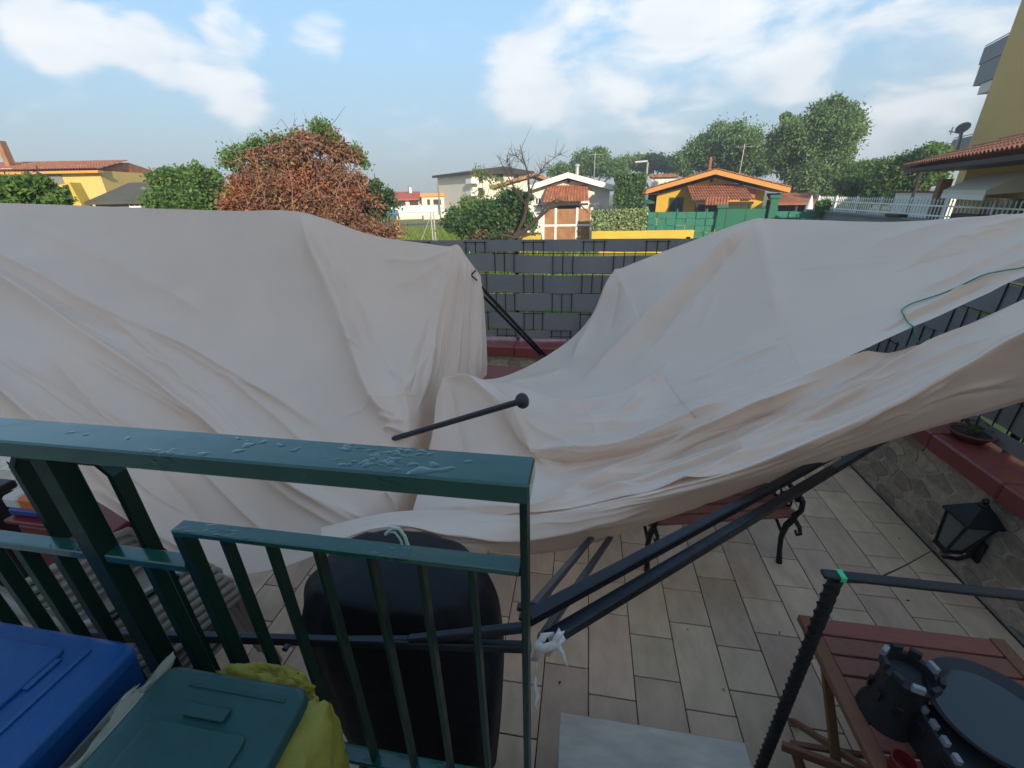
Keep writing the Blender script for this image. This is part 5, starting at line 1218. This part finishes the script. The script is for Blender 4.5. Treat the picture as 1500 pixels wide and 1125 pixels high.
for k in range(24):
    b0 = a0 + .05 + (a1 - a0 - .1) * k / 23; part('spike', MB().tube([f.pt(b0, z1, .025), f.pt(b0, z1 + .16, .025)], [.015, .004], 4), M['green_gate'], r)
for b0, b1 in ((f.sz(1050, 320)[0], f.sz(1062, 320)[0]), (f.sz(1124, 320)[0], f.sz(1135, 320)[0])):
    r = thing('gate_pillar', 'green gate pillar ' + ('between woven screen and solid gate' if b0 < a0 else 'with cap at the right end of the solid gate'), 'pillar', f.pt((b0 + b1) / 2, GZ))
    zt_ = z1 + (.05 if b0 < a0 else .45); part('shaft', f.box(MB(), b0, b1, GZ, zt_, -.2, .2), M['green_gate'], r); part('cap', f.box(MB(), b0 - .06, b1 + .06, zt_ + .001, zt_ + .12, -.26, .26), M['green_gate'], r)
a = P(943, 300, D=34); b = np.array((a[0], a[1], P(945, 238, D=34)[2])); r = thing('street_lamp', 'pale street lamp above the clipped hedge', 'street lamp', (a[0], a[1], GZ))
part('pole', MB().tube([(a[0], a[1], GZ), b], .06, 6), M['galv'], r); part('lamp_head', MB().bbox(b + np.array((-.45, -.1, .05)), np.array((.42, 0, .02)), np.array((0, .12, 0)), np.array((0, 0, .06)), .03), M['galv'], r)
f = Fac(950, 1000, 55, 55); r = thing('distant_house', 'small white house with brown roof far behind the clipped hedge', 'house', f.pt(f.len / 2, GZ)); a0, a1, z0, z1 = f.rect(955, 255, 990, 268)
part('wall', f.box(MB(), a0, a1, GZ, z1 - .3, 0, -5), M['whitewall'], r); part('roof', f.box(MB(), a0 - .3, a1 + .3, z1 - .299, z1, .4, -5.3), M['terra'], r)

# ---- television aerials on the roofs
def aerial(parent, p, h, n):
    m = MB().tube([p, p + np.array((0, 0, h))], .02, 5); t = p + np.array((0, 0, h * .92)); m.tube([t + np.array((-.5, .1, 0)), t + np.array((.6, -.1, 0))], .014, 5)
    for k in range(n): c = t + np.array((-.45 + k * .95 / (n - 1), .09 - .18 * k / (n - 1), 0)); m.tube([c + np.array((-.03, -.22, 0)), c + np.array((.03, .22, 0))], .009, 4)
    tag(part('aerial', m, M['galv'], parent), kind='stuff')
for ob in [o for o in bpy.data.objects if o.parent is None and o.get('category') in ('house', 'apartment block')]:
    if 'bright yellow gabled' in ob['label']: aerial(ob, P(1082, 262, D=36), 2.1, 7)
    if 'white gabled' in ob['label']: aerial(ob, P(870, 262, D=35), 1.7, 6)
    if 'cream three storey' in ob['label']: aerial(ob, P(742, 246, D=57), 2.2, 6)
# ---- meadow fence of pipes
f = Fac(575, 695, 21, 20); r = thing('pipe_fence', 'rusty and white pipe goal frame fence in the meadow', 'fence', f.pt(f.len / 2, GZ))
zt_ = f.sz(640, 310)[1]
for x, m_ in ((585, 'rust'), (632, 'galv'), (636, 'galv'), (685, 'galv')): s_ = f.sz(x, 325)[0]; part('post', MB().tube([f.pt(s_, GZ), f.pt(s_, zt_)], .03, 6), M[m_], r)
part('top_pipe', MB().tube([f.pt(f.sz(649, 310)[0], zt_), f.pt(f.sz(685, 310)[0], zt_)], .025, 6), M['galv'], r); part('top_pipe', MB().tube([f.pt(f.sz(585, 310)[0], zt_ - .02), f.pt(f.sz(649, 310)[0], zt_ - .01)], .012, 5), M['galv'], r)
part('brace', MB().tube([f.pt(f.sz(632, 312)[0], zt_ - .1), f.pt(f.sz(600, 330)[0], GZ + .1)], .018, 5), M['galv'], r)
# ---- bare tree with ivy shrub
bt = tree('ivy_shrub', 'dark green spreading shrub around the foot of the bare tree', 'shrub', 725, 20, [
   ([(700, 325, 22), (720, 315, 22), (745, 310, 22), (735, 330, 22), (765, 320, 16), (765, 293, 12), (752, 292, 14), (670, 325, 18), (690, 338, 18)], 'leaf_dark', 4.2),
   ([(665, 320, 14), (700, 305, 12), (680, 300, 10), (775, 330, 12), (720, 340, 16)], 'leaf', 2.6), ([(700, 340, 14), (690, 332, 12), (752, 340, 12)], 'leaf_brown', 2.0)], .085, .07, seed=12, sub=18)
b = P(752, 352, D=19); b[2] = GZ; r = thing('bare_tree', 'leafless dark tree with one long bough arching right', 'tree', b); rg = np.random.default_rng(21)
mb = MB(); Q = lambda x, y, d=19: P(x, y, D=d)
BO = []
def bough(pts, r0, r1): BO.append([Q(*q) for q in pts]); mb.tube([Q(*q) if len(q) > 1 else q for q in pts], np.linspace(r0, r1, len(pts)), 7)
mb.tube([b, b + (Q(755, 345) - b) * .6, Q(755, 345), Q(762, 338)], [.16, .14, .13, .12], 8)
bough([(755, 348), (775, 333), (790, 318), (805, 305), (825, 298), (850, 300), (862, 312)], .10, .015)
bough([(790, 318), (800, 300), (815, 293), (835, 296)], .06, .012); bough([(756, 345), (768, 318), (775, 290), (774, 255), (766, 232), (762, 212)], .08, .008)
bough([(775, 285), (785, 262), (800, 240), (822, 224)], .035, .006); bough([(772, 262), (790, 255), (806, 246)], .02, .005); bough([(770, 300), (750, 270), (735, 240), (728, 226)], .035, .005)
bough([(752, 272), (748, 250), (742, 236)], .02, .004); bough([(768, 240), (755, 228), (745, 225)], .015, .004); bough([(755, 348), (735, 344), (715, 350)], .07, .02); bough([(757, 346), (772, 342), (785, 345)], .06, .02)
part('trunk', mb, M['bark'], r)
mb = MB()
for i in range(260):
    pl_ = BO[rg.integers(1, len(BO))]; k = rg.integers(1, len(pl_)); t_ = rg.random(); p = pl_[k - 1] * (1 - t_) + pl_[k] * t_; q = p + rg.normal(0, .24, 3) + np.array((0, 0, .2)); mb.tube([p, (p + q) / 2 + rg.normal(0, .04, 3), q], [.009, .006, .002], 4, cap=False)
tag(part('twigs', mb, M['bark'], r), kind='stuff')
tree('thin_sapling', 'thin pale sapling with sparse leaves in front of the apartment block', 'tree', 710, 28, [([(705, 255, 12), (720, 262, 10), (735, 275, 12), (705, 285, 10), (715, 300, 10), (690, 290, 10)], 'leaf_yel', 1.0)], .09, .05, 'bark_pale', seed=14)
# ---- trees behind the houses
GT = 'trees behind the houses'
tree('leafy_tree', 'broad light green tree behind the white house chimney', 'tree', 868, 62, [([(868, 240, 20), (845, 248, 16), (890, 245, 16), (825, 252, 12), (875, 228, 10), (905, 248, 12), (812, 256, 9)], 'leaf', 14)], .17, .3, group=GT, seed=15)
tree('leafy_tree', 'hazy olive tree behind the street lamp', 'tree', 950, 75, [([(915, 245, 14), (935, 242, 14), (958, 240, 15), (980, 244, 14), (998, 246, 10)], 'leaf_yel', 14)], .19, .3, group=GT, seed=16)
tree('poplar_tree', 'bright green poplar rising behind the yellow house chimney', 'tree', 1062, 46, [([(1030, 220, 20), (1055, 208, 22), (1080, 212, 24), (1100, 225, 20), (1010, 235, 18), (1045, 235, 24), (1085, 240, 26), (1075, 193, 9), (1110, 245, 16), (1005, 248, 12), (1050, 197, 8), (1098, 202, 9), (1028, 203, 7), (1076, 186, 5)], 'leaf_pop', 11), ([(1085, 205, 14), (1065, 205, 14), (1100, 215, 14), (1075, 225, 16)], 'leaf_yel', 4.0)], .115, .3, group=GT, seed=17, sub=20)
tree('poplar_tree', 'tallest full green poplar right of the yellow house', 'tree', 1185, 38, [([(1215, 170, 22), (1235, 175, 20), (1195, 188, 22), (1225, 200, 26), (1160, 195, 18), (1150, 215, 22), (1185, 215, 26), (1215, 230, 26), (1165, 240, 26), (1200, 255, 26), (1140, 225, 16), (1228, 155, 10), (1155, 178, 8), (1240, 195, 14), (1235, 245, 14), (1175, 268, 22), (1215, 272, 18), (1135, 205, 10), (1224, 147, 7), (1212, 152, 6), (1150, 172, 6), (1250, 178, 9), (1258, 192, 7), (1165, 182, 8), (1128, 215, 7)], 'leaf_pop', 11)], .095, .35, group=GT, seed=18, sub=22)
tree('leafy_tree', 'low green tree left of the white picket fence behind the carport', 'tree', 1265, 33, [([(1245, 262, 18), (1270, 250, 14), (1290, 268, 18), (1255, 280, 16), (1300, 285, 16), (1275, 285, 16)], 'leaf', 8), ([(1245, 258, 10), (1232, 275, 10), (1262, 272, 9)], 'leaf_yel', 3)], .08, .2, group=GT, seed=19)
tree('leafy_tree', 'feathery green tree behind the white picket fence near the tall ochre building', 'tree', 1350, 30, [([(1300, 250, 16), (1330, 245, 18), (1360, 230, 16), (1375, 225, 12), (1340, 265, 18), (1310, 270, 16), (1365, 255, 16), (1375, 245, 12), (1320, 285, 16)], 'leaf', 8)], .075, .2, group=GT, seed=20)

# ---- right: picket fence, tiled house, tall building
f = Fac(1192, 1560, 25, 15); r = thing('picket_fence', 'white metal picket fence with pointed tips on a low wall', 'fence', f.pt(f.len / 2, GZ))
s0 = f.sz(1195, 300)[0]; s1 = f.sz(1540, 300)[0]; zt_ = f.sz(1350, 290)[1]; zb = f.sz(1350, 320)[1]
part('base_wall', f.box(MB(), s0 - .4, s1, GZ, zb - .06, -.15, .15), M['grey_conc'], r); part('coping', f.box(MB(), s0 - .5, s1, zb - .059, zb, -.22, .22), M['grey_conc'], r)
n = 78
for i in range(n):
    s_ = s0 + (s1 - s0) * i / (n - 1); part('picket', MB().tube([f.pt(s_, zb), f.pt(s_, zt_ - .10), f.pt(s_, zt_ - .06), f.pt(s_, zt_)], [.016, .016, .026, .002], 5), M['white'], r)
for z_ in (zb + .10, zt_ - .2): part('rail', f.box(MB(), s0, s1, z_ - .02, z_ + .02, -.012, .012), M['white'], r)
for i in range(0, n, 11): s_ = s0 + (s1 - s0) * (i + .5) / (n - 1); part('post', f.box(MB(), s_ - .03, s_ + .03, zb, zt_ + .02, -.06, -.02), M['white'], r)
for (x0, x1, lb) in ((1309, 1331, 'dark brown planter box on the picket fence wall, left one'), (1409, 1452, 'wide dark brown planter box on the picket fence wall, right one')):
    a0, a1, z0, z1 = f.rect(x0, 313, x1, 327); solo('planter_box', f.box(MB(), a0, a1, zb + .001, z1, .04, .30, .02), M['brown_dark'], lb, 'planter')
tree('climbing_plant', 'leafy vine climbing the left end of the white picket fence', 'plant', 1208, 23.6, [([(1205, 302, 10), (1218, 305, 8), (1235, 303, 8), (1200, 312, 8), (1255, 298, 6), (1265, 308, 6)], 'leaf', 5)], .07, .03, seed=22)
f = Fac(1398, 1640, 20, 13); r = thing('tiled_house', 'ochre house with terracotta hipped roof and cream roller awning at right edge', 'house', f.pt(f.len / 2, GZ))
ze = f.sz(1420, 243)[1]; z2 = f.sz(1470, 217)[1]
part('wall', f.box(MB(), 0, f.len, GZ, ze, 0, -8), M['straw'], r)
rf = part('roof', barrel(f.pt(-1.3, ze + .05, 1.3), f.pt(f.len, ze + .05, 1.3), f.pt(1.8, ze + 1.25, -2.6), f.pt(f.len, ze + 1.25, -2.6), 42, .08, 9), M['terra'], r)
part('soffit', f.box(MB(), -1.25, f.len, ze - .10, ze + .0, 1.25, -8), M['brown_dark'], rf); part('roof_side', MB().prism([f.pt(-1.3, ze + .03, 1.3), f.pt(1.8, ze + 1.2, -2.6), f.pt(-1.3, ze + .03, -7)], (0, 0, -.03)), M['terra'], rf)
part('pillar', f.pbox(1396, 262, 1404, 330, .3, .55), M['rust'], r)
a0, a1, z0, z1 = f.rect(1437, 253, 1515, 284); aw = part('awning', MB().prism([f.pt(a0, z1, .1), f.pt(a0, z0 + .1, .75), f.pt(a0, z0, .75), f.pt(a0, z0 + .05, .1)], f.u * (a1 - a0)), M['cream'], r); part('awning_valance', f.box(MB(), a0, a1, z0 - .12, z0 - .001, .73, .76), M['whitewall'], aw)
part('window', f.pbox(1440, 290, 1500, 330, .003, .06), M['glass'], r)
f = Fac(1411, 1700, 60, 40, 235); r = thing('ochre_building', 'tall plain ochre apartment building cut off by the right edge', 'apartment block', f.pt(f.len / 2, GZ))
part('wall', f.box(MB(), 0, f.len, GZ, 25, 0, -14), M['ochre'], r)
def bal(x0, y0, x1, y1, mat='grey_conc'):
    a0, a1, z0, z1 = f.rect(x0, y0, x1, y1); return part('balcony', f.box(MB(), min(a0, -.05 - .01), -.003, z0, z1, -.4, -4), M[mat], r), a0, z0, z1
for q in ((1432, 64, 1460, 86), (1424, 92, 1450, 119), (1386, 203, 1412, 219), (1381, 228, 1405, 240)):
    o_, a0, z0, z1 = bal(*q); part('rail', f.box(MB(), a0 - .1, -.003, z1 + .12, z1 + .18, -.45, -.5), M['brown_dark'], o_)
q = f.rect(1425, 120, 1448, 134); part('awning', f.box(MB(), q[0], -.004, q[2], q[3] - .02, -.5, -3.5), M['cream'], r)
d = P(1411, 188, D=58); part('satellite_dish', MB().lathe(d, [(.02, -.14), (.3, -.03), (.5, .09), (.49, .10), (.29, .0), (.02, -.10)], 16, nrm((-.7, -.5, .5))).tube([d, d + np.array((.5, .4, -2.2))], .08, 6), M['brown_dark'], r)
d = P(1390, 192, D=58); part('antenna', MB().tube([d, d + np.array((1.2, .4, -.2))], .05, 5).tube([d + np.array((.2, 0, .3)), d + np.array((.2, 0, -.3))], .05, 5).tube([d + np.array((1.2, .4, -.2)), d + np.array((1.2, .4, -2.0))], .06, 5), M['galv'], r)
a = P(1338, 285, D=27); b = P(1346, 246, D=27); b[:2] = a[:2]
solo('dark_post', MB().tube([(a[0], a[1], GZ), b], .06, 6), M['brown_dark'], 'dark post rising behind the white picket fence', 'post')
f = Fac(1305, 1392, 29, 27); r = thing('low_building', 'pale low building with dark top rail behind the white picket fence', 'building', f.pt(f.len / 2, GZ)); a0, a1, z0, z1 = f.rect(1312, 268, 1392, 300)
part('wall', f.box(MB(), a0, a1, GZ, z1 - .4, 0, -4), M['whitewall'], r); part('roof_rail', f.box(MB(), a0 - .1, a1 + .1, z0 + .5, z0 + .56, .1, .05), M['brown_dark'], r)

# ---- parked car beyond the fence
cc_ = P(1046, 345, D=15.5); cr = thing('parked_car', 'pale silver car parked on the lane, only its roof above the fence', 'car', (cc_[0] + .8, cc_[1], GZ + .004))
o3 = np.array((cc_[0] + .8, cc_[1], GZ + .004)); ux = np.array((1., -.18, 0)) / math.hypot(1, .18); vy = np.array((.18, 1., 0)) / math.hypot(1, .18)
def car_loft(mb, prof, ws):
    """side outline [(x, z)], half-width per point"""
    n = len(prof); v = [o3 + ux * x - vy * w + np.array((0, 0, z)) for (x, z), w in zip(prof, ws)] + [o3 + ux * x + vy * w + np.array((0, 0, z)) for (x, z), w in zip(prof, ws)]
    mb.add(v, [tuple(range(n)), tuple(reversed(range(n, 2 * n)))] + [(i, n + i, n + (i + 1) % n, (i + 1) % n) for i in range(n)]); return mb
M['car'] = material('car_paint', (.52, .54, .57), .25, .3, var=.03, coat=1.)
body = part('body', car_loft(MB(), [(-2.0, .30), (-2.05, .55), (-1.95, .72), (-1.1, .90), (1.9, .95), (2.0, .80), (2.02, .35), (1.6, .22), (-1.6, .22)], [.80] * 9), M['car'], cr)
part('cabin', car_loft(MB(), [(-1.15, .901), (-.45, 1.42), (.2, 1.48), (1.2, 1.44), (1.85, .951)], [.72, .60, .60, .60, .70]), M['car'], cr)
for s in (-1, 1):
    part('side_window', MB().prism([o3 + ux * x + vy * s * w + np.array((0, 0, z)) for x, z, w in ((-.95, .95, .722), (-.42, 1.36, .628), (.25, 1.40, .622), (.25, .95, .725))], vy * s * .006), M['glass'], cr)
    part('side_window', MB().prism([o3 + ux * x + vy * s * w + np.array((0, 0, z)) for x, z, w in ((.33, .97, .725), (.33, 1.40, .622), (1.15, 1.37, .625), (1.6, .98, .722))], vy * s * .006), M['glass'], cr)
    part('mirror', MB().bbox(o3 + ux * -.82 + vy * s * .86 + np.array((0, 0, 1.0)), ux * .06, vy * .08, np.array((0, 0, .07)), .02), M['black'], cr)
    for x in (-1.25, 1.25):
        w = part('wheel', MB().lathe(o3 + ux * x + vy * (s * .74 - .09) + np.array((0, 0, .31)), [(.2, 0), (.29, .0), (.31, .03), (.31, .15), (.29, .18), (.2, .18)], 18, vy), M['black'], cr)
        part('rim', MB().lathe(o3 + ux * x + vy * (s * .74 + s * .092 - .002) + np.array((0, 0, .31)), [(.19, 0), (.18, .004), (.03, .004)], 14, vy * s), M['galv'], w)
part('windscreen', MB().prism([o3 + ux * x + vy * w + np.array((0, 0, z)) for x, z, w in ((-1.11, .945, -.66), (-1.11, .945, .66), (-.50, 1.395, .56), (-.50, 1.395, -.56))], ux * -.012 + np.array((0, 0, .009))), M['glass'], cr)
for s in (-1, 1): part('headlight', MB().bbox(o3 + ux * -1.99 + vy * s * .6 + np.array((0, 0, .66)), ux * .05, vy * .16, np.array((0, 0, .06)), .02), M['galv'], cr)

# ---- grass in the meadow
rg = np.random.default_rng(50); n = 26000; D = rg.uniform(9, 42, n); xx = rg.uniform(480, 880, n)
dirs = vray(np.stack([xx, np.full(n, 310.)], -1)); dirs /= np.hypot(dirs[:, 0], dirs[:, 1])[:, None]
base = EYE + dirs * D[:, None]; base[:, 2] = GZ
h = rg.uniform(.12, .42, n)[:, None]; an = rg.uniform(0, 6.28, n); sd = np.stack([np.cos(an), np.sin(an), np.zeros(n)], -1) * (.010 + .0012 * D)[:, None]; lean = rg.normal(0, .12, (n, 3)); lean[:, 2] = 0
v = np.stack([base - sd, base + sd, base + lean + np.array((0, 0, 1.)) * h], 1).reshape(-1, 3)
me = bpy.data.meshes.new('meadow_grass'); me.vertices.add(3 * n); me.vertices.foreach_set('co', v.astype(np.float32).ravel()); me.loops.add(3 * n); me.loops.foreach_set('vertex_index', np.arange(3 * n, dtype=np.int32)); me.polygons.add(n)
me.polygons.foreach_set('loop_start', np.arange(0, 3 * n, 3, dtype=np.int32)); me.update(calc_edges=True); me.validate(); me.materials.append(M['blade'])
go = bpy.data.objects.new('meadow_grass', me); COL.objects.link(go); tag(go, 'sunlit yellow green meadow grass beyond the fence', 'grass', kind='stuff')

# ---- thin morning haze: one closed box of air round everything
hb = solo('haze', MB().box(-306, 306, -46, 406, GZ - 1.0, 29.5), None, kind='stuff')
hm = bpy.data.materials.new('haze'); hm.use_nodes = True; ht = hm.node_tree; ht.nodes.clear()
pv_ = N(ht, 'ShaderNodeVolumePrincipled'); pv_.inputs['Density'].default_value = HAZE; pv_.inputs['Color'].default_value = (.84, .91, 1, 1); pv_.inputs['Anisotropy'].default_value = .25
ho = N(ht, 'ShaderNodeOutputMaterial'); L(ht, pv_.outputs[0], ho.inputs['Volume']); hb.data.materials.append(hm)
